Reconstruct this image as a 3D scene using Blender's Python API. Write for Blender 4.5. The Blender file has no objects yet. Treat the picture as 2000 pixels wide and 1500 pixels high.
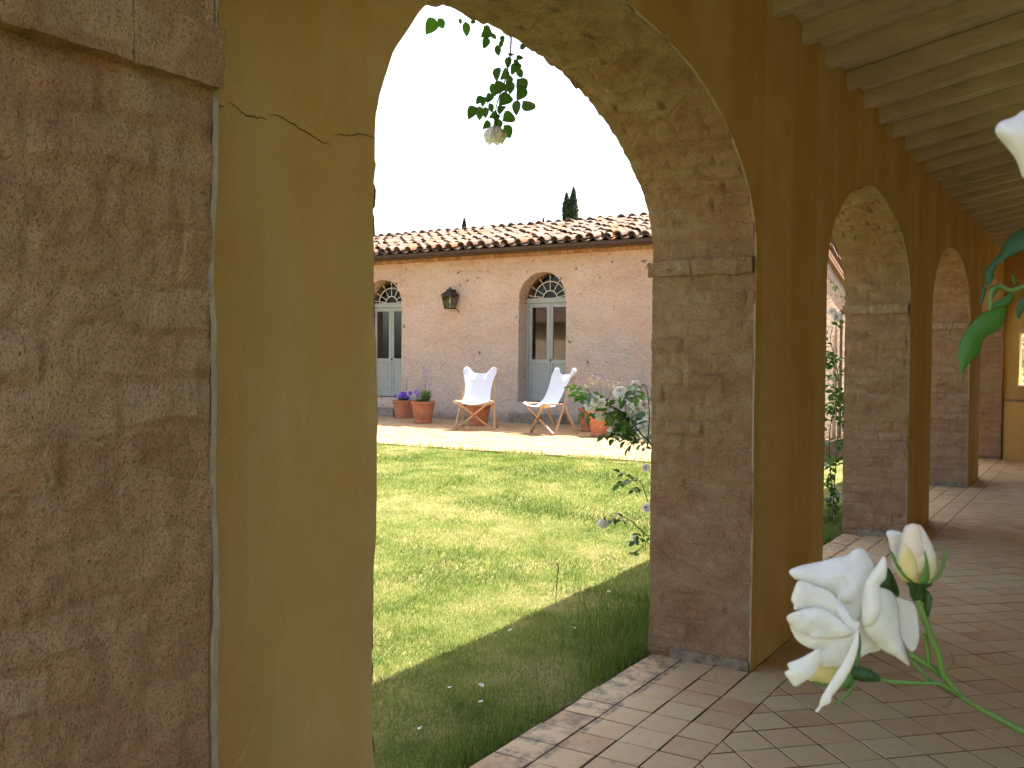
import bpy, bmesh, math, random
import numpy as np
from mathutils import Vector, Matrix
from mathutils.geometry import delaunay_2d_cdt

random.seed(7)
RNG = np.random.default_rng(11)
SC = bpy.context.scene
COL = SC.collection

# ------------------------------------------------------------------ camera
CAM_F = Vector((-0.52876, 0.84844, -0.02410)).normalized()
CAM_R = Vector((0.84868, 0.52880, 0.00800)).normalized()
CAM_R = (CAM_R - CAM_F * CAM_R.dot(CAM_F)).normalized()
CAM_U = CAM_R.cross(CAM_F)
CAM_C = Vector((1.3569, 0.0, 1.40))
cd = bpy.data.cameras.new("camera")
cam = bpy.data.objects.new("camera", cd)
COL.objects.link(cam)
m = Matrix((CAM_R, CAM_U, -CAM_F)).transposed().to_4x4()
m.translation = CAM_C
cam.matrix_world = m
cd.sensor_width = 36.0
cd.lens = 36.0 * 1874.8 / 2000.0
cd.clip_start = 0.02
cd.clip_end = 3000.0
cd.dof.use_dof = True
cd.dof.focus_distance = 3.5
cd.dof.aperture_fstop = 26.0
SC.camera = cam

# ------------------------------------------------------------------ sky, sun, exposure
SUN = Vector((0.125, 0.607, 1.0)).normalized()
w = bpy.data.worlds.new("World")
SC.world = w
w.use_nodes = True
wn = w.node_tree
bg = wn.nodes["Background"]
sky = wn.nodes.new("ShaderNodeTexSky")
sky.sky_type = 'NISHITA'
sky.sun_disc = False
sky.sun_elevation = math.asin(SUN.z)
sky.sun_rotation = math.atan2(SUN.x, SUN.y)
sky.air_density = 1.0
sky.dust_density = 4.5
sky.ozone_density = 0.2
wn.links.new(sky.outputs[0], bg.inputs[0])
bg.inputs[1].default_value = 0.145
sl = bpy.data.lights.new("sun", 'SUN')
sl.energy = 5.0
sl.angle = math.radians(0.53)
sl.color = (1.0, 0.95, 0.87)
so = bpy.data.objects.new("sun", sl)
COL.objects.link(so)
so.rotation_euler = (-SUN).to_track_quat('-Z', 'Y').to_euler()
so.location = (3, 8, 12)
SC.view_settings.view_transform = 'Standard'
SC.view_settings.look = 'None'
SC.view_settings.exposure = 1.85
SC.view_settings.gamma = 1.0
SC.render.engine = 'CYCLES'
SC.cycles.use_denoising = True
SC.cycles.use_adaptive_sampling = True
SC.cycles.adaptive_threshold = 0.025
SC.cycles.max_bounces = 8
SC.cycles.diffuse_bounces = 6

# ------------------------------------------------------------------ helpers
def px(u, v, D):
    """point seen in the photograph's direction (u, v) at real depth D metres"""
    return CAM_C + (CAM_F + CAM_R * ((u - 1000) / 1874.8) + CAM_U * ((750 - v) / 1874.8)) * D
def px_x(u, v, x):
    d = CAM_F + CAM_R * ((u - 1000) / 1874.8) + CAM_U * ((750 - v) / 1874.8)
    return CAM_C + d * ((x - CAM_C.x) / d.x)

def hash3(i, j, k, s):
    n = (i * 374761393 + j * 668265263 + k * 1274126177 + s * 974711) & 0xffffffff
    n = ((n ^ (n >> 13)) * 1103515245) & 0xffffffff
    n = (n ^ (n >> 16)) & 0xffffffff
    return n / 4294967295.0
def vnoise(P, scale=1.0, seed=0):
    P = np.asarray(P, float) * scale
    I = np.floor(P).astype(np.int64)
    Fr = P - I
    Fr = Fr * Fr * (3 - 2 * Fr)
    out = 0
    for a in (0, 1):
        for b in (0, 1):
            for c in (0, 1):
                wgt = (Fr[..., 0] if a else 1 - Fr[..., 0]) * (Fr[..., 1] if b else 1 - Fr[..., 1]) * (Fr[..., 2] if c else 1 - Fr[..., 2])
                out = out + wgt * hash3(I[..., 0] + a, I[..., 1] + b, I[..., 2] + c, seed)
    return out * 2 - 1
def fbm(P, scale=1.0, seed=0, octv=4):
    o = 0; amp = 1.0
    for k in range(octv):
        o = o + amp * vnoise(P, scale * 2 ** k, seed + k * 17)
        amp *= 0.5
    return o

class MB:
    def __init__(s):
        s.v = []; s.f = []; s.mi = []
    def add(s, vs, fs, mi=0):
        o = len(s.v)
        s.v += [tuple(p) for p in vs]
        s.f += [tuple(o + i for i in f) for f in fs]
        s.mi += [mi] * len(fs)
        return o
    def box(s, lo, hi, mi=0, M=None):
        (a, b, c), (d, e, f) = lo, hi
        vs = [Vector(p) for p in ((a, b, c), (d, b, c), (d, e, c), (a, e, c), (a, b, f), (d, b, f), (d, e, f), (a, e, f))]
        if M is not None: vs = [M @ p for p in vs]
        s.add(vs, [(0, 3, 2, 1), (4, 5, 6, 7), (0, 1, 5, 4), (1, 2, 6, 5), (2, 3, 7, 6), (3, 0, 4, 7)], mi)
    def bar(s, p, q, wx, wy, up=(0, 0, 1), mi=0):
        p = Vector(p); q = Vector(q); d = (q - p); L = d.length; d.normalize()
        u = Vector(up); u = u - d * u.dot(d)
        if u.length < 1e-4: u = Vector((1, 0, 0)) - d * d.x
        u.normalize(); r = d.cross(u)
        M = Matrix((r, u, d)).transposed().to_4x4(); M.translation = p
        s.box((-wx / 2, -wy / 2, 0), (wx / 2, wy / 2, L), mi, M)
    def tube(s, pts, rad, n=6, mi=0, cap=True):
        pts = [Vector(p) for p in pts]
        if not hasattr(rad, '__len__'): rad = [rad] * len(pts)
        if len(rad) != len(pts): rad = list(np.interp(np.linspace(0, 1, len(pts)), np.linspace(0, 1, len(rad)), rad))
        prev = None; rings = []
        for i, p in enumerate(pts):
            d = (pts[min(i + 1, len(pts) - 1)] - pts[max(i - 1, 0)]).normalized()
            if prev is None:
                a = Vector((0, 0, 1)) if abs(d.z) < 0.9 else Vector((1, 0, 0))
                u = (a - d * a.dot(d)).normalized()
            else:
                u = (prev - d * prev.dot(d)).normalized()
            prev = u; r = d.cross(u)
            rings.append([p + (u * math.cos(2 * math.pi * k / n) + r * math.sin(2 * math.pi * k / n)) * rad[i] for k in range(n)])
        vs = [q for rg in rings for q in rg]
        fs = [(i * n + k, i * n + (k + 1) % n, (i + 1) * n + (k + 1) % n, (i + 1) * n + k) for i in range(len(pts) - 1) for k in range(n)]
        if cap:
            fs.append(tuple(range(n - 1, -1, -1))); fs.append(tuple((len(pts) - 1) * n + k for k in range(n)))
        s.add(vs, fs, mi)
    def lathe(s, prof, n=16, c=(0, 0, 0), mi=0, phase=0.0):
        vs = []
        for (r, z) in prof:
            for k in range(n):
                a = 2 * math.pi * k / n + phase
                vs.append((c[0] + r * math.cos(a), c[1] + r * math.sin(a), c[2] + z))
        fs = [(i * n + k, i * n + (k + 1) % n, (i + 1) * n + (k + 1) % n, (i + 1) * n + k) for i in range(len(prof) - 1) for k in range(n)]
        s.add(vs, fs, mi)
    def mesh(s, name, mats=(), smooth=False):
        me = bpy.data.meshes.new(name)
        me.from_pydata(s.v, [], s.f)
        for mt in (mats if isinstance(mats, (list, tuple)) else [mats]): me.materials.append(mt)
        if any(s.mi): me.polygons.foreach_set('material_index', s.mi)
        if smooth: me.polygons.foreach_set('use_smooth', [True] * len(me.polygons))
        me.update()
        return me
    def build(s, name, mats, parent=None, smooth=False):
        return link(name, s.mesh(name, mats, smooth), parent)

def link(name, me, parent=None):
    o = bpy.data.objects.new(name, me)
    COL.objects.link(o)
    if parent is not None: o.parent = parent
    return o
def tag(o, label, cat, group=None):
    o["label"] = label; o["category"] = cat
    if group: o["group"] = group
    return o
def empty(name, loc=(0, 0, 0)):
    o = bpy.data.objects.new(name, None)
    o.empty_display_size = 0.1
    COL.objects.link(o); o.location = loc
    return o
def put(o, root):
    """parent o (built in world coordinates) to root without moving it"""
    o.parent = root
    o.matrix_parent_inverse = Matrix.Translation(-Vector(root.location))
    return o
def struct(o):
    o["kind"] = "structure"; return o
def stuff(o):
    o["kind"] = "stuff"; return o
def bevel(o, wdt=0.004, seg=1):
    md = o.modifiers.new("bevel", 'BEVEL'); md.width = wdt; md.segments = seg; md.limit_method = 'ANGLE'
    return o

# ------------------------------------------------------------------ materials
class NT:
    def __init__(s, name, rough=0.85, spec=0.3):
        s.m = bpy.data.materials.new(name); s.m.use_nodes = True
        s.t = s.m.node_tree; s.b = s.t.nodes["Principled BSDF"]; s.o = s.t.nodes["Material Output"]
        s.b.inputs["Roughness"].default_value = rough
        s.b.inputs["Specular IOR Level"].default_value = spec
        g = s.t.nodes.new("ShaderNodeNewGeometry"); s.pos = g.outputs["Position"]; s.isl = g.outputs["Random Per Island"]; s.geo = g
        oi = s.t.nodes.new("ShaderNodeObjectInfo"); s.rnd = oi.outputs["Random"]
    def lk(s, a, b): s.t.links.new(a, b)
    def n(s, typ, **kw):
        nd = s.t.nodes.new(typ)
        for k, v in kw.items(): setattr(nd, k, v)
        return nd
    def _in(s, sock, v):
        if hasattr(v, 'links') or isinstance(v, bpy.types.NodeSocket): s.lk(v, sock)
        else: sock.default_value = v
    def math(s, op, a, b=0.0, c=0.0, clamp=False):
        nd = s.n("ShaderNodeMath", operation=op, use_clamp=clamp)
        s._in(nd.inputs[0], a); s._in(nd.inputs[1], b); s._in(nd.inputs[2], c)
        return nd.outputs[0]
    def sc(s, vec, xyz, off=(0, 0, 0)):
        nd = s.n("ShaderNodeMapping"); s.lk(vec, nd.inputs[0])
        nd.inputs["Scale"].default_value = xyz; nd.inputs["Location"].default_value = off
        return nd.outputs[0]
    def noise(s, scale, detail=4, rough=0.55, vec=None, dist=0.0):
        nd = s.n("ShaderNodeTexNoise"); s.lk(vec if vec is not None else s.pos, nd.inputs["Vector"])
        nd.inputs["Scale"].default_value = scale; nd.inputs["Detail"].default_value = detail
        nd.inputs["Roughness"].default_value = rough; nd.inputs["Distortion"].default_value = dist
        return nd.outputs["Fac"]
    def vor(s, scale, vec=None, feature='F1'):
        nd = s.n("ShaderNodeTexVoronoi", feature=feature); s.lk(vec if vec is not None else s.pos, nd.inputs["Vector"])
        nd.inputs["Scale"].default_value = scale
        return nd
    def ramp(s, fac, stops, interp='LINEAR'):
        nd = s.n("ShaderNodeValToRGB"); cr = nd.color_ramp; cr.interpolation = interp
        while len(cr.elements) > 1: cr.elements.remove(cr.elements[-1])
        for i, (p, c) in enumerate(stops):
            e = cr.elements[0] if i == 0 else cr.elements.new(p)
            e.position = p
            e.color = (*c, 1) if hasattr(c, '__len__') else (c, c, c, 1)
        s._in(nd.inputs[0], fac)
        return nd.outputs[0]
    def mix(s, f, a, b, mode='MIX'):
        nd = s.n("ShaderNodeMix", data_type='RGBA', blend_type=mode)
        s._in(nd.inputs[0], f)
        for sock, v in ((nd.inputs[6], a), (nd.inputs[7], b)):
            if isinstance(v, bpy.types.NodeSocket): s.lk(v, sock)
            else: sock.default_value = (*v, 1)
        return nd.outputs[2]
    def col(s, c):
        if isinstance(c, bpy.types.NodeSocket): s.lk(c, s.b.inputs["Base Color"])
        else: s.b.inputs["Base Color"].default_value = (*c, 1)
    def bump(s, h, strength=0.5, dist=0.01):
        nd = s.n("ShaderNodeBump"); s.lk(h, nd.inputs["Height"])
        nd.inputs["Strength"].default_value = strength; nd.inputs["Distance"].default_value = dist
        s.lk(nd.outputs[0], s.b.inputs["Normal"])
        return nd
    def translucent(s, colr, fac):
        tr = s.n("ShaderNodeBsdfTranslucent")
        if isinstance(colr, bpy.types.NodeSocket): s.lk(colr, tr.inputs[0])
        else: tr.inputs[0].default_value = (*colr, 1)
        mx = s.n("ShaderNodeMixShader"); mx.inputs[0].default_value = fac
        s.lk(s.b.outputs[0], mx.inputs[1]); s.lk(tr.outputs[0], mx.inputs[2]); s.lk(mx.outputs[0], s.o.inputs[0])

def plain(name, c, rough=0.6, spec=0.4, var=0.15, scale=12, bumpd=0.0, metal=0.0):
    t = NT(name, rough, spec)
    f = t.noise(scale, 4)
    t.col(t.ramp(f, [(0.25, tuple(x * (1 - var) for x in c)), (0.75, tuple(min(1, x * (1 + var)) for x in c))]))
    t.b.inputs["Metallic"].default_value = metal
    if bumpd: t.bump(t.noise(scale * 6, 4), 0.6, bumpd)
    return t.m

def mk_rough(name="rough_lime_render", pale=0.0, pcol=(.62, .49, .31), course=1.0, gain=None, grit_amt=0.75):
    t = NT(name, 0.95, 0.15)
    wob = t.n("ShaderNodeTexNoise"); t.lk(t.pos, wob.inputs["Vector"]); wob.inputs["Scale"].default_value = 7.0; wob.inputs["Detail"].default_value = 3
    vadd = t.n("ShaderNodeVectorMath", operation='MULTIPLY_ADD'); t.lk(wob.outputs["Color"], vadd.inputs[0]); vadd.inputs[1].default_value = (.07, .07, .07); t.lk(t.pos, vadd.inputs[2])
    wp = vadd.outputs[0]
    a = t.noise(5.5, 5, 0.62, t.sc(wp, (1, 1, 1.8)), 0.3)
    c = t.ramp(a, [(0.30, (.35, .20, .12)), (0.44, (.46, .285, .175)), (0.55, (.51, .345, .215)), (0.67, (.55, .395, .25)), (0.8, (.47, .275, .165))])
    # bricks under the skim: soft courses of slightly different clay
    sp = t.n("ShaderNodeSeparateXYZ"); t.lk(wp, sp.inputs[0])
    cb = t.n("ShaderNodeCombineXYZ"); t.lk(t.math('ADD', sp.outputs[0], sp.outputs[1]), cb.inputs[0]); t.lk(sp.outputs[2], cb.inputs[1])
    br = t.n("ShaderNodeTexBrick"); t.lk(cb.outputs[0], br.inputs["Vector"])
    br.inputs["Scale"].default_value = 1.0; br.inputs["Brick Width"].default_value = 0.20; br.inputs["Row Height"].default_value = 0.074
    br.inputs["Mortar Size"].default_value = 0.013; br.inputs["Mortar Smooth"].default_value = 1.0; br.inputs["Bias"].default_value = 0.0
    br.inputs["Color1"].default_value = (0, 0, 0, 1); br.inputs["Color2"].default_value = (1, 1, 1, 1); br.inputs["Mortar"].default_value = (.5, .5, .5, 1)
    show = t.ramp(t.noise(3.2, 3), [(0.36, 0.10 * course), (0.62, 0.45 * course)])
    stone = t.ramp(br.outputs["Color"], [(0.0, (.37, .185, .095)), (0.35, (.54, .385, .225)), (0.6, (.45, .26, .145)), (0.85, (.56, .46, .31)), (1.0, (.50, .28, .145))])
    c = t.mix(show, c, stone)
    c = t.mix(t.math('MULTIPLY', br.outputs["Fac"], t.math('MULTIPLY', show, 0.34)), c, (.28, .17, .10))
    b = t.noise(4.0, 5, 0.6, t.sc(wp, (1, 1, 1.8), (4, 2, 9)), 0.3)
    c = t.mix(t.ramp(b, [(0.60, 0.0), (0.72, 0.6)]), c, (.58, .50, .36))
    st = t.noise(4.5, 6, 0.7, t.sc(wp, (1, 1, 1.3), (9, 5, 2)), 0.2)
    c = t.mix(t.ramp(st, [(0.68, 0.0), (0.76, 0.5)]), c, (.18, .13, .09))
    if pale: c = t.mix(pale, c, pcol)
    if gain: c = t.mix(1.0, c, gain, 'MULTIPLY')
    grit = t.noise(210, 4, 0.75)
    c = t.mix(t.ramp(grit, [(0.38, grit_amt), (0.50, 0.0)]), c, (.13, .075, .042))
    c = t.mix(t.ramp(t.noise(75, 3, 0.6), [(0.56, 0.0), (0.75, 0.4)]), c, (.60, .47, .31))
    t.col(c)
    h = t.math('ADD', t.math('MULTIPLY', t.noise(300, 4, 0.75), 0.9), t.math('MULTIPLY', t.noise(70, 5, 0.7), 0.75))
    h = t.math('ADD', h, t.math('MULTIPLY', t.noise(14, 4, 0.6), 0.8))
    h = t.math('SUBTRACT', h, t.math('MULTIPLY', t.math('MULTIPLY', br.outputs["Fac"], show), 0.7))
    pit = t.vor(120)
    h = t.math('ADD', h, t.math('MULTIPLY', t.math('MINIMUM', pit.outputs["Distance"], 0.3), 1.6))
    t.bump(h, 1.0, 0.012)
    return t.m
def mk_plaster():
    t = NT("striped_ochre_plaster", 0.85, 0.2)
    sep = t.n("ShaderNodeSeparateXYZ"); t.lk(t.pos, sep.inputs[0])
    wob = t.math('MULTIPLY', t.math('SUBTRACT', t.noise(3.0, 3), 0.5), 0.05)
    ph = t.math('FRACT', t.math('DIVIDE', t.math('SUBTRACT', t.math('ADD', sep.outputs[1], wob), 1.59), 0.917))
    tri = t.math('ABSOLUTE', t.math('SUBTRACT', ph, 0.25))
    tri = t.math('MINIMUM', tri, t.math('SUBTRACT', 1.0, tri))
    stripe = t.ramp(tri, [(0.225, 0.0), (0.275, 1.0)])
    light = t.ramp(t.noise(3.5, 4, 0.6), [(0.3, (.65, .47, .180)), (0.7, (.72, .555, .250))])
    dark = t.ramp(t.noise(4.5, 4, 0.6), [(0.3, (.61, .39, .120)), (0.7, (.67, .47, .165))])
    c = t.mix(stripe, light, dark)
    vs = t.noise(6.0, 4, 0.6, t.sc(t.pos, (1, 1.2, 0.22)))
    c = t.mix(t.ramp(vs, [(0.46, 0.0), (0.68, 0.6)]), c, (.66, .53, .26))
    c = t.mix(t.ramp(t.noise(2.6, 5, 0.6), [(0.45, 0.0), (0.68, 0.6)]), c, (.58, .37, .115))
    c = t.mix(t.ramp(t.noise(230, 2), [(0.3, 0.22), (0.5, 0.0)]), c, (.18, .09, .02))
    sc_ = t.noise(9, 5, 0.7, t.sc(t.pos, (1, 1.3, .8), (3, 3, 3)), 1.0)
    c = t.mix(t.ramp(sc_, [(0.62, 0.0), (0.74, 0.5)]), c, (.70, .60, .38))
    t.col(c)
    t.bump(t.math('ADD', t.noise(260, 3, 0.6), t.math('MULTIPLY', t.noise(14, 3), 1.5)), 0.35, 0.004)
    return t.m
def mk_facade():
    t = NT("stained_pink_plaster", 0.92, 0.15)
    sep = t.n("ShaderNodeSeparateXYZ"); t.lk(t.pos, sep.inputs[0])
    st = t.sc(t.pos, (1, 1, 1.7))
    c = t.ramp(t.noise(1.6, 6, 0.62, st, 0.4), [(0.3, (.60, .385, .265)), (0.5, (.68, .475, .335)), (0.7, (.72, .54, .40))])
    zf = t.ramp(t.math('ADD', sep.outputs[2], t.math('MULTIPLY', t.noise(1.1, 4, 0.6), 1.7)), [(0.0, 1.0), (1.0, 0.0)])
    hz = t.math('ADD', t.math('DIVIDE', sep.outputs[2], 4.0), t.math('MULTIPLY', t.math('SUBTRACT', t.noise(1.3, 5, 0.6), 0.5), 0.9))
    zf = t.ramp(hz, [(0.15, 0.85), (0.40, 0.65), (0.64, 0.0)])
    gp = t.ramp(t.noise(3.1, 5, 0.65, st, 0.5), [(0.32, (.42, .395, .33)), (0.55, (.57, .50, .41)), (0.72, (.65, .47, .335))])
    c = t.mix(t.math('MULTIPLY', zf, t.ramp(t.noise(2.0, 4, 0.6), [(0.3, 0.3), (0.6, 0.95)])), c, gp)
    c = t.mix(t.ramp(t.noise(9, 4, 0.65, t.sc(t.pos, (1, 1, 3))), [(0.56, 0.0), (0.75, 0.45)]), c, (.60, .47, .36))
    chip = t.noise(9.5, 4, 0.5, t.sc(t.pos, (1, 1, 1), (5, 0, 2)), 0.3)
    c = t.mix(t.ramp(chip, [(0.695, 0.0), (0.708, 0.85)]), c, (.16, .10, .065))
    c = t.mix(t.ramp(t.noise(16, 5, 0.7, t.sc(t.pos, (1, 1, 1.6), (2, 2, 2))), [(0.40, 0.30), (0.50, 0.0)]), c, (.34, .22, .155))
    dz = t.ramp(t.math('ADD', sep.outputs[2], t.math('MULTIPLY', t.noise(5, 3), 0.3)), [(0.42, 0.75), (0.66, 0.0)])
    c = t.mix(dz, c, (.20, .145, .095))
    t.col(c)
    h = t.math('ADD', t.noise(30, 5, 0.65), t.math('MULTIPLY', t.noise(8, 4, 0.6, t.sc(t.pos, (1, 1, 1.7))), 1.3))
    h = t.math('SUBTRACT', h, t.math('MULTIPLY', t.ramp(chip, [(0.69, 0.0), (0.708, 1.0)]), 1.5))
    t.bump(h, 0.9, 0.03)
    return t.m
def mk_floor():
    t = NT("worn_cotto_tile", 0.7, 0.22)
    r = t.math('FRACT', t.math('ADD', t.isl, t.math('MULTIPLY', t.rnd, 7.31)))
    c = t.ramp(r, [(0.0, (.55, .375, .19)), (0.25, (.59, .44, .245)), (0.5, (.53, .335, .175)), (0.75, (.61, .465, .28)), (1.0, (.47, .275, .14))])
    c = t.mix(t.ramp(t.noise(5, 5, 0.6), [(0.35, 0.0), (0.7, 0.55)]), c, (.60, .46, .27))
    c = t.mix(t.ramp(t.noise(26, 5, 0.7, None, 0.5), [(0.60, 0.0), (0.72, 0.55)]), c, (.12, .085, .06))
    sep = t.n("ShaderNodeSeparateXYZ"); t.lk(t.pos, sep.inputs[0])
    edge = t.ramp(sep.outputs[0], [(0.0, 0.0), (1.0, 0.0)])
    near = t.math('MULTIPLY', t.math('LESS_THAN', sep.outputs[0], -0.30), t.ramp(t.noise(14, 5, 0.7), [(0.45, 0.0), (0.62, 0.75)]))
    c = t.mix(near, c, (.10, .09, .072))
    c = t.mix(t.ramp(t.noise(240, 2), [(0.3, 0.3), (0.5, 0.0)]), c, (.18, .10, .06))
    t.col(c)
    t.lk(t.ramp(t.noise(11, 4), [(0.3, 0.5), (0.7, 0.8)]), t.b.inputs["Roughness"])
    t.bump(t.math('ADD', t.noise(60, 5, 0.65), t.math('MULTIPLY', t.noise(12, 3), 1.5)), 0.45, 0.003)
    return t.m
def mk_roof_tile():
    t = NT("weathered_clay_tile", 0.92, 0.15)
    r = t.math('FRACT', t.math('ADD', t.isl, t.math('MULTIPLY', t.rnd, 7.31)))
    c = t.ramp(r, [(0.0, (.15, .088, .060)), (0.2, (.23, .148, .104)), (0.45, (.19, .135, .104)), (0.7, (.26, .178, .13)), (0.85, (.23, .12, .068)), (1.0, (.33, .125, .046))])
    c = t.mix(t.ramp(t.noise(14, 5, 0.65), [(0.5, 0.0), (0.68, 0.7)]), c, (.29, .235, .185))
    c = t.mix(t.ramp(t.noise(22, 5, 0.7, t.sc(t.pos, (1, 1, 1), (7, 3, 1))), [(0.54, 0.0), (0.66, 0.8)]), c, (.075, .058, .045))
    t.col(c)
    t.bump(t.noise(50, 4, 0.6), 0.5, 0.006)
    return t.m
def mk_wood(name, c1, c2, rough=0.7):
    t = NT(name, rough, 0.25)
    g = t.noise(30, 5, 0.6, t.sc(t.pos, (0.12, 1, 1)), 0.4)
    c = t.ramp(g, [(0.3, c1), (0.7, c2)])
    c = t.mix(t.ramp(t.noise(4, 4), [(0.5, 0.0), (0.75, 0.4)]), c, tuple(x * 0.65 for x in c1))
    t.col(c); t.bump(g, 0.4, 0.003)
    return t.m
def mk_leaf(name, c1, c2, tr, fac=0.25, rough=0.42):
    t = NT(name, rough, 0.45)
    r = t.math('FRACT', t.math('ADD', t.isl, t.math('MULTIPLY', t.rnd, 5.7)))
    c = t.mix(r, c1, c2)
    c = t.mix(t.ramp(t.noise(90, 2), [(0.4, 0.0), (0.8, 0.3)]), c, tuple(x * 0.6 for x in c1))
    t.col(c); t.translucent(tr, fac)
    return t.m
def mk_petal(name, c1, c2, fac=0.35):
    t = NT(name, 0.55, 0.25)
    c = t.ramp(t.noise(55, 3), [(0.3, c1), (0.7, c2)])
    t.col(c); t.translucent(c2, fac)
    t.bump(t.noise(420, 4, 0.6, t.sc(t.pos, (1, 1, .22))), 0.30, 0.0014)
    return t.m
def mk_grass():
    t = NT("grass_blades", 0.6, 0.25)
    a = t.n("ShaderNodeAttribute", attribute_name="tint")
    c = t.ramp(a.outputs["Fac"], [(0.0, (.070, .125, .018)), (0.35, (.17, .245, .040)), (0.6, (.30, .335, .080)), (0.8, (.48, .43, .18)), (1.0, (.58, .49, .28))])
    t.col(c); t.translucent(c, 0.35)
    return t.m
def mk_lawn():
    t = NT("lawn_soil", 0.95, 0.1)
    c = t.ramp(t.noise(2.2, 5, 0.65), [(0.35, (.12, .155, .03)), (0.5, (.20, .215, .055)), (0.7, (.34, .28, .12))])
    c = t.mix(t.ramp(t.noise(70, 4, 0.7), [(0.4, 0.6), (0.6, 0.0)]), c, (.045, .040, .018))
    t.col(c); t.bump(t.noise(45, 5, 0.7), 0.8, 0.02)
    return t.m
def mk_brick(name, stops):
    t = NT(name, 0.9, 0.15)
    r = t.math('FRACT', t.math('ADD', t.isl, t.math('MULTIPLY', t.rnd, 7.31)))
    c = t.ramp(r, stops)
    c = t.mix(t.ramp(t.noise(6, 5, 0.6), [(0.45, 0.0), (0.7, 0.5)]), c, tuple(x * 1.1 for x in stops[-1][1]))
    c = t.mix(t.ramp(t.noise(55, 4, 0.7), [(0.35, 0.5), (0.5, 0.0)]), c, tuple(x * 0.55 for x in stops[0][1]))
    t.col(c); t.bump(t.noise(60, 4, 0.6), 0.5, 0.005)
    return t.m

M_ROUGH = mk_rough(); M_PLASTER = mk_plaster(); M_FACADE = mk_facade(); M_TILE = mk_floor(); M_ROOF = mk_roof_tile()
M_EDGE = plain("bare_plaster_edge", (.34, .29, .21), 0.9, 0.15, 0.2, 25, 0.004)
M_RAFTER = mk_wood("limewashed_chestnut", (.54, .47, .345), (.68, .61, .46))
M_DECK = plain("limewashed_roof_boards", (.72, .65, .51), 0.9, 0.15, 0.2, 6, 0.003)
M_LIMEWALL = plain("pale_limewash", (.66, .56, .38), 0.9, 0.15, 0.08, 3)
M_MORTAR = plain("floor_mortar", (.05, .030, .018), 0.95, 0.1, 0.3, 30, 0.004)
M_CEMENT = plain("cement_skirting", (.27, .225, .165), 0.95, 0.1, 0.4, 22, 0.012)
M_IMPOST = mk_rough("rough_impost_stone", 0.40)
M_ROUGH_LIT = mk_rough("rough_render_lit_copy", 0.0, (1, 1, 1), 1.8, (1.55, 1.42, 1.24), 0.55)  # pier render, colour lifted in place of light missing on the end wall
M_CRACK = plain("crack_shadow", (.035, .022, .012), 0.95, 0.05)
M_WOOD = mk_wood("beech_rod", (.42, .25, .125), (.56, .37, .20), 0.5)
M_CANVAS = plain("white_canvas", (.60, .61, .635), 0.85, 0.15, 0.03, 40, 0.0015)
M_HEM = plain("unbleached_canvas_pocket", (.68, .60, .47), 0.85, 0.15, 0.08, 40)
M_TERRA = plain("terracotta", (.46, .175, .085), 0.85, 0.2, 0.22, 9, 0.003)
M_SOIL = plain("potting_soil", (.06, .04, .025), 0.95, 0.1, 0.4, 50, 0.01)
M_DOOR = plain("grey_green_door_paint", (.345, .37, .325), 0.55, 0.35, 0.08, 8)
M_CREAM = plain("cream_painted_iron", (.66, .61, .50), 0.6, 0.3, 0.1, 20)
M_IRON = plain("rusty_dark_iron", (.055, .040, .032), 0.6, 0.4, 0.4, 30, 0.001, 0.4)
M_GUTTER = plain("brown_gutter_metal", (.060, .036, .026), 0.5, 0.4, 0.2, 5)
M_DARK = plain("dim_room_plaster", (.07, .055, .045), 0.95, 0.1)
M_CORN = mk_brick("cornice_brick", [(0, (.34, .15, .075)), (0.5, (.44, .235, .12)), (1, (.50, .32, .19))])
M_PAVE = mk_brick("sun_bleached_brick", [(0, (.36, .20, .095)), (0.5, (.43, .275, .14)), (1, (.45, .31, .17))])
M_GRASS = mk_grass(); M_LAWN = mk_lawn()
M_LEAF = mk_leaf("rose_leaf", (.028, .075, .020), (.050, .115, .026), (.10, .24, .025), 0.3)
M_LEAFN = mk_leaf("young_rose_leaf", (.055, .165, .018), (.075, .20, .024), (.14, .36, .03), 0.35)
M_STEM = plain("rose_stem", (.095, .19, .038), 0.5, 0.4, 0.25, 60)
M_CANE = plain("woody_rose_cane", (.10, .085, .045), 0.8, 0.2, 0.3, 40)
M_PETAL = mk_petal("white_rose_petal", (.87, .86, .78), (.91, .91, .87), 0.42)
M_PETALY = mk_petal("yellow_petal_base", (.72, .62, .22), (.78, .70, .36), 0.3)
M_PETALP = mk_petal("blush_bud_petal", (.80, .66, .52), (.84, .75, .64), 0.3)
M_SEPAL = mk_leaf("rose_sepal", (.075, .17, .03), (.11, .23, .045), (.15, .32, .05), 0.2)
M_PURPLE = mk_petal("petunia_petal", (.20, .07, .50), (.30, .13, .62), 0.3)
M_STRAW = mk_leaf("dry_oat", (.52, .42, .20), (.62, .52, .28), (.6, .5, .25), 0.3)
M_PGREEN = mk_leaf("pot_foliage", (.07, .13, .035), (.13, .19, .06), (.15, .25, .05), 0.3)
M_CYP = mk_leaf("cypress_foliage", (.018, .040, .014), (.040, .072, .022), (.05, .09, .02), 0.15, 0.7)
M_BARK = plain("bark", (.10, .075, .055), 0.95, 0.1, 0.3, 12, 0.01)
M_OLIVE = mk_leaf("olive_foliage", (.10, .14, .06), (.20, .24, .12), (.2, .26, .1), 0.3)
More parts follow.
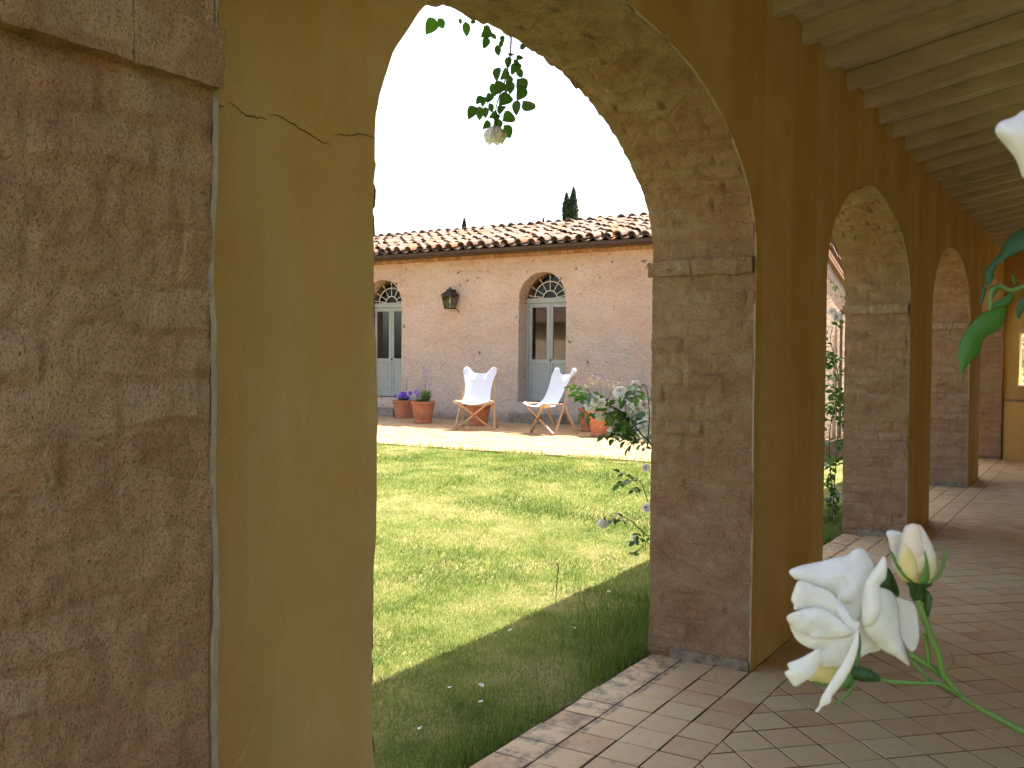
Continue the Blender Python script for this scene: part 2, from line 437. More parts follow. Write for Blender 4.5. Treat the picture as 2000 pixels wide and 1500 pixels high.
def mk_bud():
    t = NT("blush_bud", 0.55, 0.25)
    tc = t.n("ShaderNodeTexCoord"); sp = t.n("ShaderNodeSeparateXYZ"); t.lk(tc.outputs["Object"], sp.inputs[0])
    f = t.math('ADD', t.math('DIVIDE', sp.outputs[2], 0.034), t.math('MULTIPLY', t.math('SUBTRACT', t.noise(120, 3), 0.5), 0.35))
    c = t.ramp(f, [(0.10, (.66, .62, .24)), (0.38, (.80, .72, .42)), (0.55, (.84, .76, .64)), (0.95, (.86, .72, .60))])
    t.col(c); t.translucent(c, 0.3)
    return t.m
M_BUD = mk_bud()
def mk_glass():
    t = NT("window_glass", 0.03, 0.5)
    fr = t.n("ShaderNodeFresnel"); fr.inputs[0].default_value = 1.5
    tr = t.n("ShaderNodeBsdfTransparent"); tr.inputs[0].default_value = (.80, .82, .80, 1)
    gl = t.n("ShaderNodeBsdfGlossy"); gl.inputs["Roughness"].default_value = 0.03; gl.inputs[0].default_value = (.9, .9, .9, 1)
    mx = t.n("ShaderNodeMixShader"); t.lk(fr.outputs[0], mx.inputs[0]); t.lk(tr.outputs[0], mx.inputs[1]); t.lk(gl.outputs[0], mx.inputs[2]); t.lk(mx.outputs[0], t.o.inputs[0])
    return t.m
M_GLASS = mk_glass()

# ------------------------------------------------------------------ masonry builders
def outline(op, nz, na):
    a, b, sill, spring, rise = op
    mid = (a + b) / 2; hw = (b - a) / 2
    P = []
    for i in range(nz):
        P.append((a, sill + (spring - sill) * i / nz, 1.0, 0.0))
    for i in range(na + 1):
        t = math.pi * (1 - i / na)
        c, s_ = math.cos(t), math.sin(t)
        nn = Vector((-c / hw, -s_ / rise)).normalized()
        P.append((mid + hw * c, spring + rise * s_, nn.x, nn.y))
    for i in range(nz - 1, -1, -1):
        P.append((b, sill + (spring - sill) * i / nz, -1.0, 0.0))
    return P
def rough_disp(P, q1, q2, seed, amp=1.0, bh=0.075, bl=0.19):
    """uneven bricks under a coarse lime skim: soft courses, bulges and fine grit"""
    wob = 0.02 * vnoise(P, 5.0, seed + 3)
    r = np.floor((q2 + wob) / bh); fz = (q2 + wob) / bh - r
    cc = (q1 + wob) / bl + 0.5 * (r % 2) + 0.3 * hash3(r.astype(np.int64), r.astype(np.int64) * 0, r.astype(np.int64) * 0, seed)
    c = np.floor(cc); fx = cc - c
    rnd = hash3(r.astype(np.int64), c.astype(np.int64), r.astype(np.int64) * 0 + 5, seed)
    ez = np.clip(np.minimum(fz, 1 - fz) * bh / 0.016, 0, 1); ex = np.clip(np.minimum(fx, 1 - fx) * bl / 0.016, 0, 1)
    soft = ez * ez * (3 - 2 * ez) * ex * ex * (3 - 2 * ex)
    mask = np.clip(0.5 + 0.9 * vnoise(P, 3.5, seed + 9), 0, 1)
    d = (rnd * 0.013 - 0.003) * soft * mask + 0.006 * soft * mask
    d = d + 0.0085 * fbm(P, 5.5, seed + 21, 3) + 0.0050 * np.abs(fbm(P, 15.0, seed + 61, 3)) + 0.0032 * fbm(P, 38.0, seed + 40, 3) + 0.0012 * vnoise(P, 130.0, seed + 55)
    return d * amp - 0.007
def arch_wall(name, mapf, s0, s1, w0, w1, ops, zbase, ztop, dz, nw, na, mat, parent, seed=1, amp=1.0, fine_from=None):
    mb_v = []; mb_f = []
    def addv(arr):
        o = len(mb_v); mb_v.extend(arr); return o
    nz = max(2, int((ops[0][3] - ops[0][2]) / dz))
    grids = []
    for k, op in enumerate(ops):
        P = outline(op, nz, na)
        S = np.array([p[0] for p in P]); Z = np.array([p[1] for p in P]); NS = np.array([p[2] for p in P]); NZ = np.array([p[3] for p in P])
        L = np.concatenate([[0], np.cumsum(np.hypot(np.diff(S), np.diff(Z)))]) + op[2]
        W = np.linspace(w0, w1, nw + 1)
        SS, WW = np.meshgrid(S, W, indexing='ij'); ZZ = np.repeat(Z[:, None], nw + 1, 1); LL = np.repeat(L[:, None], nw + 1, 1)
        PP = np.stack([SS, WW, ZZ], -1)
        d = rough_disp(PP, WW, LL, seed + k * 7, amp)
        SS = SS + NS[:, None] * d; ZZ = ZZ + NZ[:, None] * d
        o = addv([mapf(a, b, c) for a, b, c in zip(SS.ravel(), WW.ravel(), ZZ.ravel())])
        n1 = nw + 1
        for i in range(len(P) - 1):
            for j in range(nw):
                mb_f.append((o + i * n1 + j, o + i * n1 + j + 1, o + (i + 1) * n1 + j + 1, o + (i + 1) * n1 + j))
        grids.append((o, n1, len(P), SS))
    for side in (0, nw):
        wv = w0 if side == 0 else w1
        zt = ztop(wv)
        lev = [ops[0][2] + (ops[0][3] - ops[0][2]) * i / nz for i in range(nz + 1)]
        eL = addv([mapf(s0, wv, z) for z in lev]); eR = addv([mapf(s1, wv, z) for z in lev])
        prev = [eL + i for i in range(nz + 1)]; prev_s = s0
        for k, op in enumerate(ops + [None]):
            if op is None:
                cur = [eR + i for i in range(nz + 1)]; cs = s1
            else:
                o, n1, n, SS = grids[k]
                cur = [o + i * n1 + side for i in range(nz + 1)]; cs = op[0]
            for i in range(nz): mb_f.append((prev[i], cur[i], cur[i + 1], prev[i + 1]))
            t = addv([mapf(prev_s, wv, zt), mapf(cs, wv, zt)])
            mb_f.append((prev[nz], cur[nz], t + 1, t))
            if op is not None:
                tops = addv([mapf(SS[i, side], wv, zt) for i in range(nz, nz + na + 1)])
                for i in range(na):
                    mb_f.append((o + (nz + i) * n1 + side, o + (nz + i + 1) * n1 + side, tops + i + 1, tops + i))
                prev = [o + (n - 1 - i) * n1 + side for i in range(nz)] + [o + (nz + na) * n1 + side]
                prev_s = op[1]
        if zbase < ops[0][2]:
            t = addv([mapf(s0, wv, zbase), mapf(s1, wv, zbase), mapf(s1, wv, lev[0]), mapf(s0, wv, lev[0])])
            mb_f.append((t, t + 1, t + 2, t + 3))
    for sv in (s0, s1):
        t = addv([mapf(sv, w0, zbase), mapf(sv, w1, zbase), mapf(sv, w1, ztop(w1)), mapf(sv, w0, ztop(w0))])
        mb_f.append((t, t + 1, t + 2, t + 3))
    if zbase < ops[0][2]:
        for op in ops:
            t = addv([mapf(op[0], w0, op[2]), mapf(op[1], w0, op[2]), mapf(op[1], w1, op[2]), mapf(op[0], w1, op[2])])
            mb_f.append((t, t + 1, t + 2, t + 3))
    me = bpy.data.meshes.new(name); me.from_pydata(mb_v, [], mb_f); me.materials.append(mat)
    me.polygons.foreach_set('use_smooth', [True] * len(me.polygons))
    try: me.set_sharp_from_angle(angle=math.radians(50))
    except Exception: pass
    me.update()
    return link(name, me, parent)
def plaster_skin(name, mapf, s0, s1, wf, th, ops, ztop, dz, na, parent, seed=3):
    vs = []; fs = []; mi = []
    nz = int((ops[0][3] - ops[0][2]) / dz)
    rows = []
    for k, op in enumerate(ops):
        P = outline(op, nz, na)
        A = np.array([(p[0], p[1], 0.3 * k) for p in P])
        j = 0.004 * fbm(A, 7, seed + k, 4) + 0.0015 * vnoise(A, 60, seed + k)
        chip = np.clip(vnoise(A, 3.3, seed + 50 + k) - 0.45, 0, 1) * 0.03
        off = 0.002 + j - chip
        o = len(vs)
        for p, d in zip(P, off):
            s, z = p[0] + p[2] * d, max(p[1] + p[3] * d, 0)
            vs.append(mapf(s, wf, z)); vs.append(mapf(s + p[2] * -0.002, wf - th, z))
        for i in range(len(P) - 1):
            fs.append((o + 2 * i, o + 2 * i + 1, o + 2 * i + 3, o + 2 * i + 2)); mi.append(1)
        rows.append((o, len(P), [p[0] for p in P]))
    lev = [ops[0][2] + (ops[0][3] - ops[0][2]) * i / nz for i in range(nz + 1)]
    def ad(p): vs.append(p); return len(vs) - 1
    prev = [ad(mapf(s0, wf, z)) for z in lev]; ps = s0
    for k in range(len(ops) + 1):
        if k == len(ops):
            cur = [ad(mapf(s1, wf, z)) for z in lev]; cs = s1
        else:
            o, n, S = rows[k]; cur = [o + 2 * i for i in range(nz + 1)]; cs = ops[k][0]
        for i in range(nz): fs.append((prev[i], cur[i], cur[i + 1], prev[i + 1])); mi.append(0)
        a = ad(mapf(ps, wf, ztop)); b = ad(mapf(cs, wf, ztop))
        fs.append((prev[nz], cur[nz], b, a)); mi.append(0)
        if k < len(ops):
            tp = [ad(mapf(S[nz + i], wf, ztop)) for i in range(na + 1)]
            for i in range(na): fs.append((o + 2 * (nz + i), o + 2 * (nz + i + 1), tp[i + 1], tp[i])); mi.append(0)
            prev = [o + 2 * (n - 1 - i) for i in range(nz)] + [o + 2 * (nz + na)]; ps = ops[k][1]
    me = bpy.data.meshes.new(name); me.from_pydata(vs, [], fs)
    me.materials.append(M_PLASTER); me.materials.append(M_EDGE)
    me.polygons.foreach_set('material_index', mi); me.update()
    return link(name, me, parent)
def rough_block(name, lo, hi, mat, parent, seed, res=0.02, amp=0.006):
    """a hand-cut block with worn, uneven faces"""
    bm = bmesh.new()
    bmesh.ops.create_cube(bm, size=1.0)
    for v in bm.verts:
        v.co = Vector(((lo[i] + hi[i]) / 2 + v.co[i] * (hi[i] - lo[i]) for i in range(3)))
    for ax in range(3):
        n = int((hi[ax] - lo[ax]) / res)
        if n < 2: continue
        for i in range(1, min(n, 40)):
            pt = [0, 0, 0]; pt[ax] = lo[ax] + (hi[ax] - lo[ax]) * i / min(n, 40)
            nn = [0, 0, 0]; nn[ax] = 1
            bmesh.ops.bisect_plane(bm, geom=bm.verts[:] + bm.edges[:] + bm.faces[:], plane_co=pt, plane_no=nn)
    bmesh.ops.recalc_face_normals(bm, faces=bm.faces)
    bm.normal_update()
    P = np.array([v.co[:] for v in bm.verts])
    d = amp * (0.6 * fbm(P, 12, seed, 3) + 0.5 * vnoise(P, 45, seed + 4))
    for v, k in zip(bm.verts, d): v.co += v.normal * float(k)
    for f in bm.faces: f.smooth = True
    me = bpy.data.meshes.new(name); bm.to_mesh(me); bm.free()
    try: me.set_sharp_from_angle(angle=math.radians(60))
    except Exception: pass
    me.materials.append(mat)
    return link(name, me, parent)

# ------------------------------------------------------------------ ground
def S01(t):
    t = np.clip(t, 0, 1); return t * t * (3 - 2 * t)
def lawn_z(x, y):
    return -0.035 + 0.325 * S01((y - 3.2) / 6.4) * S01((-x - 0.7) / 2.2) + 0.008 * vnoise(np.stack([x, y, x * 0], -1), 2.5, 5)
mb = MB(); mb.box((-900, -900, -0.6), (900, 900, -0.35))
g = mb.build("ground", [M_LAWN]); struct(g)
xs = np.concatenate([np.linspace(-30, -10, 12)[:-1], np.linspace(-10, -0.47, 96)]); ys = np.linspace(-10.5, 9.72, 150)
XX, YY = np.meshgrid(xs, ys, indexing='ij'); ZZ = lawn_z(XX, YY)
nx, ny = XX.shape
vs = list(zip(XX.ravel().tolist(), YY.ravel().tolist(), ZZ.ravel().tolist()))
fs = [(i * ny + j, (i + 1) * ny + j, (i + 1) * ny + j + 1, i * ny + j + 1) for i in range(nx - 1) for j in range(ny - 1)]
me = bpy.data.meshes.new("lawn"); me.from_pydata(vs, [], fs); me.materials.append(M_LAWN)
me.polygons.foreach_set('use_smooth', [True] * len(me.polygons))
lawn = struct(link("lawn", me))
mb = MB(); mb.box((-2.0, 9.72, -0.35), (-0.47, 30, -0.03)); mb.box((-0.47, -10.5, -0.35), (12, 0.50, -0.05)); mb.box((-0.47, 16.5, -0.35), (30, 60, -0.06))
struct(mb.build("side_lawn", [M_LAWN]))
# terrace of bricks in front of the farmhouse
mb = MB(); mb.box((-30, 9.73, -0.3), (-2.0, 15.2, 0.285))
terrace = struct(mb.build("terrace", [M_MORTAR]))
mb = MB(); bl, bw = 0.275, 0.135
yy = 9.90; r = 0
while yy < 14.78:
    xx = -13.2 + (r % 2) * bl / 2
    while xx < -2.3:
        dzr = random.uniform(-.003, .003)
        mb.box((xx, yy, 0.27), (xx + bl - .009, min(yy + bw - .009, 14.79), 0.300 + dzr))
        xx += bl
    yy += bw; r += 1
pv = mb.build("brick_paving", [M_PAVE], terrace); stuff(pv)
mb = MB(); mb.box((0, 0, -0.06), (0.272, 0.145, 0.0)); me_eb = mb.mesh("edging_brick", [M_PAVE])
for i in range(40):
    o = link("edging_brick", me_eb, terrace)
    o.location = (-13.0 + i * 0.282, 9.742 + random.uniform(-.012, .006), 0.302 + random.uniform(-.006, .008)); o.rotation_euler = (random.uniform(-.02, .02), 0, random.uniform(-.02, .02))

# ------------------------------------------------------------------ loggia
ZR = 3.02; RS = 0.20                      # rafter soffit height at the inner face, roof pitch
OPS = [(1.6168, 4.2432), (5.5048, 8.1527), (9.2593, 11.977), (13.0444, 15.8516)]
SPR, RISE = 1.886, 0.68
WT = 0.503; TH = 0.009
loggia = empty("loggia", (0, 8.5, 0))
tag(loggia, "arcaded loggia with striped ochre inner wall, rough brick piers and limewashed rafters", "loggia")
mapA = lambda s, w_, z: (w_, s, z)
mapB = lambda s, w_, z: (s, w_, z)
ops1 = [(a, b, 0.0, SPR, RISE) for a, b in OPS]
put(arch_wall("arcade_wall", mapA, 0.512, 16.45, -WT, -TH + 0.002, ops1, 0.0, lambda w_: ZR + 0.095 + RS * w_, 0.009, 54, 190, M_ROUGH, None, 3), loggia)
put(plaster_skin("arcade_plaster", mapA, 1.004, 15.96, 0.0, TH, ops1, ZR + 0.096, 0.02, 100, None, 5), loggia)
ops_n = [(0.1927, 2.75, 0.0, SPR + .012, 0.72)]
put(arch_wall("end_wall", mapB, -0.016, 4.4, 0.512, 1.0127 - TH + .002, ops_n, 0.0, lambda w_: 3.95, 0.006, 84, 150, M_ROUGH_LIT, None, 31, 0.85), loggia)
put(plaster_skin("end_wall_plaster", mapB, -0.004, 4.3, 1.0127, TH, ops_n, 3.95, 0.012, 100, None, 9), loggia)
# impost blocks at the springing of every arch
for k, (a, b) in enumerate(OPS):
    for s_, e_ in ((a, 0.006), (b, -0.022)):
        lo_y, hi_y = (s_ - 0.05, s_ + e_) if e_ > 0 else (s_ + e_, s_ + 0.05)
        cut = -WT + (0.26 + 0.06 * ((k * 7) % 3 - 1)) * 1.0
        for p, (x0, x1) in enumerate(((-WT - 0.018, cut - .002), (cut + .002, -TH - 0.006))):
            put(rough_block("impost", (x0, lo_y, 1.804), (x1, hi_y, 1.873), M_ROUGH if k == 0 else M_IMPOST, None, 11 + k * 5 + p, 0.010, 0.012), loggia)
for (y0, y1) in ((0.49, 0.845), (0.850, 1.004)):
    put(rough_block("impost", (0.10, y0, 1.806), (0.2150, y1, 1.892), M_ROUGH_LIT, None, int(y0 * 90), 0.006, 0.007), loggia)
for k, (a, b) in enumerate(OPS):
    for s_, sg in ((b, -1), (a, 1)):
        lo_y, hi_y = sorted((s_ + sg * 0.014, s_ - sg * 0.05))
        put(rough_block("skirting", (-WT + 0.12, lo_y, 0.0), (-0.012, hi_y, 0.046), M_CEMENT, None, 70 + k, 0.012, 0.016), loggia)
# crack running across the first pier from the impost to the arch
for seg in ([(413, 203), (424, 205), (437, 209)], [(444, 197), (456, 204), (468, 216), (478, 224), (484, 228), (492, 226), (500, 230), (509, 228), (519, 233)],
            [(524, 226), (536, 224), (548, 228), (566, 240), (588, 252), (610, 266), (628, 277), (645, 283)], [(652, 264), (664, 262), (676, 265), (688, 264), (698, 262), (712, 264), (724, 268), (737, 274)]):
    pts = []; mb = MB()
    for i in range(len(seg) - 1):
        for t_ in range(4):
            u = seg[i][0] + (seg[i + 1][0] - seg[i][0]) * t_ / 4; v = seg[i][1] + (seg[i + 1][1] - seg[i][1]) * t_ / 4
            pts.append(px_x(u, v + random.uniform(-1.6, 1.6), 0.0))
    pts.append(px_x(*seg[-1], 0.0))
    pts = [p for p in pts if 1.02 < p.y < 1.615]
    for i in range(len(pts) - 1):
        h0 = 0.0006 * (0.4 + math.sin(math.pi * i / len(pts)) + random.uniform(0, .5)); h1 = h0
        a, b = pts[i], pts[i + 1]
        mb.add([(0.0012, a.y, a.z - h0), (0.0012, b.y, b.z - h1), (0.0012, b.y, b.z + h1), (0.0012, a.y, a.z + h0)], [(0, 1, 2, 3)])
    if mb.v: put(mb.build("crack", [M_CRACK]), loggia)
# back wall and far end wall
mb = MB(); mb.box((4.3, 0.512, 0), (4.75, 16.45, 4.05)); put(mb.build("back_wall", [M_LIMEWALL]), loggia)
mb = MB()
mb.box((-0.004, 15.95, 0), (0.212, 16.4, 3.9)); mb.box((0.212, 15.95, 0), (1.5, 16.4, 1.105)); mb.box((0.212, 15.95, 1.872), (1.5, 16.4, 3.9)); mb.box((1.5, 15.95, 0), (4.35, 16.4, 3.9))
put(mb.build("far_end_wall", [M_PLASTER]), loggia)
mb = MB(); mb.box((0.030, 15.90, 0.0), (4.30, 15.948, 0.86)); put(mb.build("low_wall", [M_PLASTER]), loggia)
mb = MB(); mb.box((0.022, 15.875, 0.862), (4.30, 15.947, 0.888)); put(bevel(mb.build("ledge", [M_CEMENT]), .004), loggia)
mb = MB(); mb.box((0.18, 15.93, 1.872), (1.55, 15.949, 1.93)); put(mb.build("window_lintel", [M_RAFTER]), loggia)
mb = MB(); mb.box((0.18, 15.90, 1.075), (1.55, 15.949, 1.104)); put(mb.build("window_sill", [M_RAFTER]), loggia)
# rafters and roof boards
def rafter_mesh():
    bm = bmesh.new()
    x0, x1 = -0.92, 4.34
    n = 12
    rings = []
    for i in range(n + 1):
        x = x0 + (x1 - x0) * i / n
        zb = ZR + RS * x
        j = [random.uniform(-.003, .003) for _ in range(8)]
        rings.append([bm.verts.new((x, -0.0 + j[0], zb + j[1] * .6)), bm.verts.new((x, 0.072 + j[2], zb + j[3] * .6)), bm.verts.new((x, 0.072 + j[4], zb + 0.101)), bm.verts.new((x, 0.0 + j[5], zb + 0.101))])
    for i in range(n):
        for k in range(4):
            bm.faces.new((rings[i][k], rings[i][(k + 1) % 4], rings[i + 1][(k + 1) % 4], rings[i + 1][k]))
    bm.faces.new(rings[0]); bm.faces.new(rings[-1])
    bmesh.ops.recalc_face_normals(bm, faces=bm.faces)
    me = bpy.data.meshes.new("rafter"); bm.to_mesh(me); bm.free(); me.materials.append(M_RAFTER)
    return me
raf = [rafter_mesh() for _ in range(4)]
for i in range(-7, 25):
    o = link("rafter", raf[i % 4]); o.location = (0, 4.4564 + 0.4731 * i + random.uniform(-.012, .012), random.uniform(-.003, .003)); put(o, loggia)
    bevel(o, 0.004)
mb = MB()
for i in range(-8, 26):                                  # boards/pianelle spanning rafter to rafter
    y0 = 4.4564 + 0.4731 * i + 0.04
    for k in range(3):
        ya, yb = y0 + 0.4731 * k / 3 + .0015, y0 + 0.4731 * (k + 1) / 3 - .0015
        dzb = random.uniform(0, .004)
        x0, x1 = -0.95, 4.38
        mb.add([(x0, ya, ZR + RS * x0 + .099 + dzb), (x1, ya, ZR + RS * x1 + .099 + dzb), (x1, yb, ZR + RS * x1 + .099 + dzb), (x0, yb, ZR + RS * x0 + .099 + dzb),
                (x0, ya, ZR + RS * x0 + .125), (x1, ya, ZR + RS * x1 + .125), (x1, yb, ZR + RS * x1 + .125), (x0, yb, ZR + RS * x0 + .125)],
               [(0, 1, 2, 3), (4, 7, 6, 5), (0, 4, 5, 1), (1, 5, 6, 2), (2, 6, 7, 3), (3, 7, 4, 0)])
bd = mb.build("roof_boards", [M_DECK]); put(bd, loggia); stuff(bd)
mb = MB()
x0, x1 = -1.0, 4.8
mb.add([(x0, 0.45, ZR + RS * x0 + .126), (x1, 0.45, ZR + RS * x1 + .126), (x1, 16.8, ZR + RS * x1 + .126), (x0, 16.8, ZR + RS * x0 + .126),
        (x0, 0.45, ZR + RS * x0 + .21), (x1, 0.45, ZR + RS * x1 + .21), (x1, 16.8, ZR + RS * x1 + .21), (x0, 16.8, ZR + RS * x0 + .21)],
       [(0, 1, 2, 3), (4, 7, 6, 5), (0, 4, 5, 1), (1, 5, 6, 2), (2, 6, 7, 3), (3, 7, 4, 0)])
put(mb.build("roof", [M_ROOF]), loggia)

# floor: four rows of square tiles along the lawn, the rest laid diagonally
mb = MB(); mb.box((-0.493, 0.52, -0.3), (4.3, 16.4, -0.0020))
floor = struct(mb.build("loggia_floor", [M_MORTAR]))
TS = 0.1655; GAP = 0.0068
def in_view(p):
    d = Vector(p) - CAM_C; z = d.dot(CAM_F)
    if z < 0.3: return None
    u = 1000 + 1874.8 * d.dot(CAM_R) / z; v = 750 - 1874.8 * d.dot(CAM_U) / z
    return z if (-60 < u < 2060 and -60 < v < 1560) else None
def clip_poly(poly, x0, x1, y0, y1):
    for ax, lim, sg in ((0, x0, 1), (0, x1, -1), (1, y0, 1), (1, y1, -1)):
        out = []
        for i in range(len(poly)):
            a, b = poly[i], poly[(i + 1) % len(poly)]
            ia, ib = (a[ax] - lim) * sg >= 0, (b[ax] - lim) * sg >= 0
            if ia: out.append(a)
            if ia != ib:
                t = (lim - a[ax]) / (b[ax] - a[ax]); out.append((a[0] + t * (b[0] - a[0]), a[1] + t * (b[1] - a[1])))
        poly = out
        if len(poly) < 3: return []
    return poly
def poly_area(p): return abs(sum(p[i][0] * p[(i + 1) % len(p)][1] - p[(i + 1) % len(p)][0] * p[i][1] for i in range(len(p)))) / 2
def tile_geo(mb, poly, c, z, tilt, wear=0.0):
    """flat tile with a small worn chamfer"""
    n = len(poly)
    def zz(x, y): return z + tilt[0] * (x - c[0]) + tilt[1] * (y - c[1])
    top = []; mid = []; bot = []
    for (x, y) in poly:
        dx, dy = c[0] - x, c[1] - y; L = math.hypot(dx, dy)
        k = 0.0016 / L
        top.append((x + dx * k, y + dy * k, zz(x, y))); mid.append((x, y, zz(x, y) - 0.0012)); bot.append((x, y, z - 0.018))
    vs = top + mid + bot
    fs = [tuple(range(n))] + [(i, n + i, n + (i + 1) % n, (i + 1) % n) for i in range(n)] + [(n + i, 2 * n + i, 2 * n + (i + 1) % n, n + (i + 1) % n) for i in range(n)]
    mb.add(vs, fs)
tiles = []
for c_ in range(4):
    for r_ in range(92):
        x0 = -0.495 + c_ * 0.165; y0 = 1.05 + 0.0 + r_ * TS * 0.997
        j = [random.uniform(-.0022, .0022) for _ in range(8)]
        lx = random.uniform(0.0, .012) if c_ == 0 else 0.0
        tiles.append([(x0 + GAP / 2 + j[0] + lx, y0 + GAP / 2 + j[1]), (x0 + .165 - GAP / 2 + j[2], y0 + GAP / 2 + j[3]), (x0 + .165 - GAP / 2 + j[4], y0 + TS - GAP / 2 + j[5]), (x0 + GAP / 2 + j[6] + lx, y0 + TS - GAP / 2 + j[7])])
e1 = Vector((1, 1)).normalized(); e2 = Vector((-1, 1)).normalized(); org = Vector((0.354, 3.688)); TD = 0.1665
for i in range(-40, 110):
    for j_ in range(-70, 90):
        ctr = org + e1 * ((i + .5) * TD) + e2 * ((j_ + .5) * TD)
        if not (0.0 < ctr.x < 4.5 and 0.9 < ctr.y < 16.1): continue
        h = TD / 2 - GAP / 2
        poly = [tuple(ctr + e1 * (a * (h + random.uniform(-.0015, .0015))) + e2 * (b * (h + random.uniform(-.0015, .0015)))) for a, b in ((-1, -1), (1, -1), (1, 1), (-1, 1))]
        poly = clip_poly(poly, 0.167, 4.3, 1.05, 15.9)
        if len(poly) >= 3 and poly_area(poly) > 0.0006: tiles.append(poly)
ranked = []
for p in tiles:
    c = (sum(q[0] for q in p) / len(p), sum(q[1] for q in p) / len(p))
    d = in_view((c[0], c[1], 0))
    ranked.append((d if d else 1e6 + c[1], p, c))
ranked.sort(key=lambda q: q[0])
rest = MB()
for k, (d, p, c) in enumerate(ranked):
    tilt = (random.uniform(-.006, .006), random.uniform(-.006, .006)); z = random.uniform(-.0008, .0010)
    if k < 300 and d < 1e5:
        mb = MB(); tile_geo(mb, [(q[0] - c[0], q[1] - c[1]) for q in p], (0, 0), 0.0, tilt)
        o = mb.build("floor_tile", [M_TILE], floor); o.location = (c[0], c[1], z)
    else:
        tile_geo(rest, p, c, z, tilt)
stuff(rest.build("distant_floor_tiles", [M_TILE], floor))

# ------------------------------------------------------------------ farmhouse across the lawn
FY = 14.8; ZT = 0.30
house = empty("farmhouse", (-9, FY, ZT))
tag(house, "low pink plastered farmhouse with clay tile roof and arched grey doors", "house")
DOORS = [(-11.395, -10.425), (-7.735, -6.766)]
ops_h = [(a, b, 0.645, 2.495, 0.485) for a, b in DOORS]
put(arch_wall("facade", mapB, -16.0, -3.35, FY, FY + 0.5, ops_h, ZT - .1, lambda w_: 3.42, 0.05, 10, 48, M_FACADE, None, 77, 0.6), house)
mb = MB(); mb.box((-16.0, 19.6, .1), (-3.35, 20.0, 3.4)); put(mb.build("rear_wall", [M_FACADE]), house)
for x in (-16.0, -3.75):
    mb = MB(); mb.box((x, FY + .502, .1), (x + .4, 19.598, 3.4))
    mb.add([(x, FY, 3.4), (x, 20, 3.4), (x, 17.4, 4.1), (x + .4, FY, 3.4), (x + .4, 20, 3.4), (x + .4, 17.4, 4.1)], [(0, 1, 2), (5, 4, 3), (0, 2, 5, 3), (1, 4, 5, 2)])
    put(mb.build("gable_wall", [M_FACADE]), house)
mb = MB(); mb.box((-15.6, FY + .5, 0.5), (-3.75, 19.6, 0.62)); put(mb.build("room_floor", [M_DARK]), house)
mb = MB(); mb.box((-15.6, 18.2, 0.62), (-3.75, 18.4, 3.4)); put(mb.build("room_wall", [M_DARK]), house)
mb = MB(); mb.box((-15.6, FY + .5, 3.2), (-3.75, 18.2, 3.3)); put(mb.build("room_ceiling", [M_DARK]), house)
for a, b in DOORS:
    put(rough_block("doorstep", (a - .03, FY - 0.28, ZT - .02), (b + .03, FY + 0.30, 0.452), M_CEMENT, None, int(-a * 3), 0.05, 0.006), house)
    put(rough_block("threshold", (a + .004, FY - 0.02, 0.454), (b - .004, FY + 0.34, 0.655), M_FACADE, None, int(-a * 5), 0.05, 0.006), house)
    put(rough_block("springer", (a - .004, FY - .006, 2.472), (a + .022, FY + 0.27, 2.510), M_FACADE, None, 5, 0.05, 0.003), house)
# a course of brick on edge below the gutter
mb = MB(); mb.box((-16, FY - 0.045, 3.345), (-3.33, FY + .1, 3.44)); put(mb.build("cornice_bed", [M_CORN]), house)
mb = MB(); mb.box((0, 0, 0), (0.118, 0.12, 0.062)); me_cb = mb.mesh("cornice_brick", [M_CORN])
for i in range(100):
    x = -15.9 + i * 0.126
    if -12.4 < x < -3.5:
        o = link("cornice_brick", me_cb); o.location = (x, FY - 0.075 + random.uniform(-.006, .006), 3.278 + random.uniform(-.003, .003)); put(o, house)
mb = MB()                                                # half-round gutter
gy, gz, gr = FY - 0.33, 3.405, 0.075
prof = [(gy + gr * math.cos(a), gz + gr * math.sin(a)) for a in np.linspace(math.pi, 2 * math.pi, 11)]
prof = [(gy - gr - .012, gz + .008)] + prof
for sgn, off in ((1, 0.0), (-1, 0.004)):
    vs = [(x, FY * 0 + (p[0]), p[1] + off) for x in (-16.1, -3.2) for p in prof]
    n = len(prof)
    mb.add(vs, [(i, i + 1, n + i + 1, n + i) for i in range(n - 1)])
put(mb.build("gutter", [M_GUTTER]), house)
for i in range(14):
    mb = MB(); x = -15.6 + i * 0.93
    ring = [(gy + (gr + .004) * math.cos(a), gz + (gr + .004) * math.sin(a)) for a in np.linspace(math.pi, 2 * math.pi, 11)]
    mb.add([(xx, p[0], p[1]) for xx in (x, x + .028) for p in ring], [(k, k + 1, 11 + k + 1, 11 + k) for k in range(10)])
    put(mb.build("gutter_bracket", [M_GUTTER]), house)
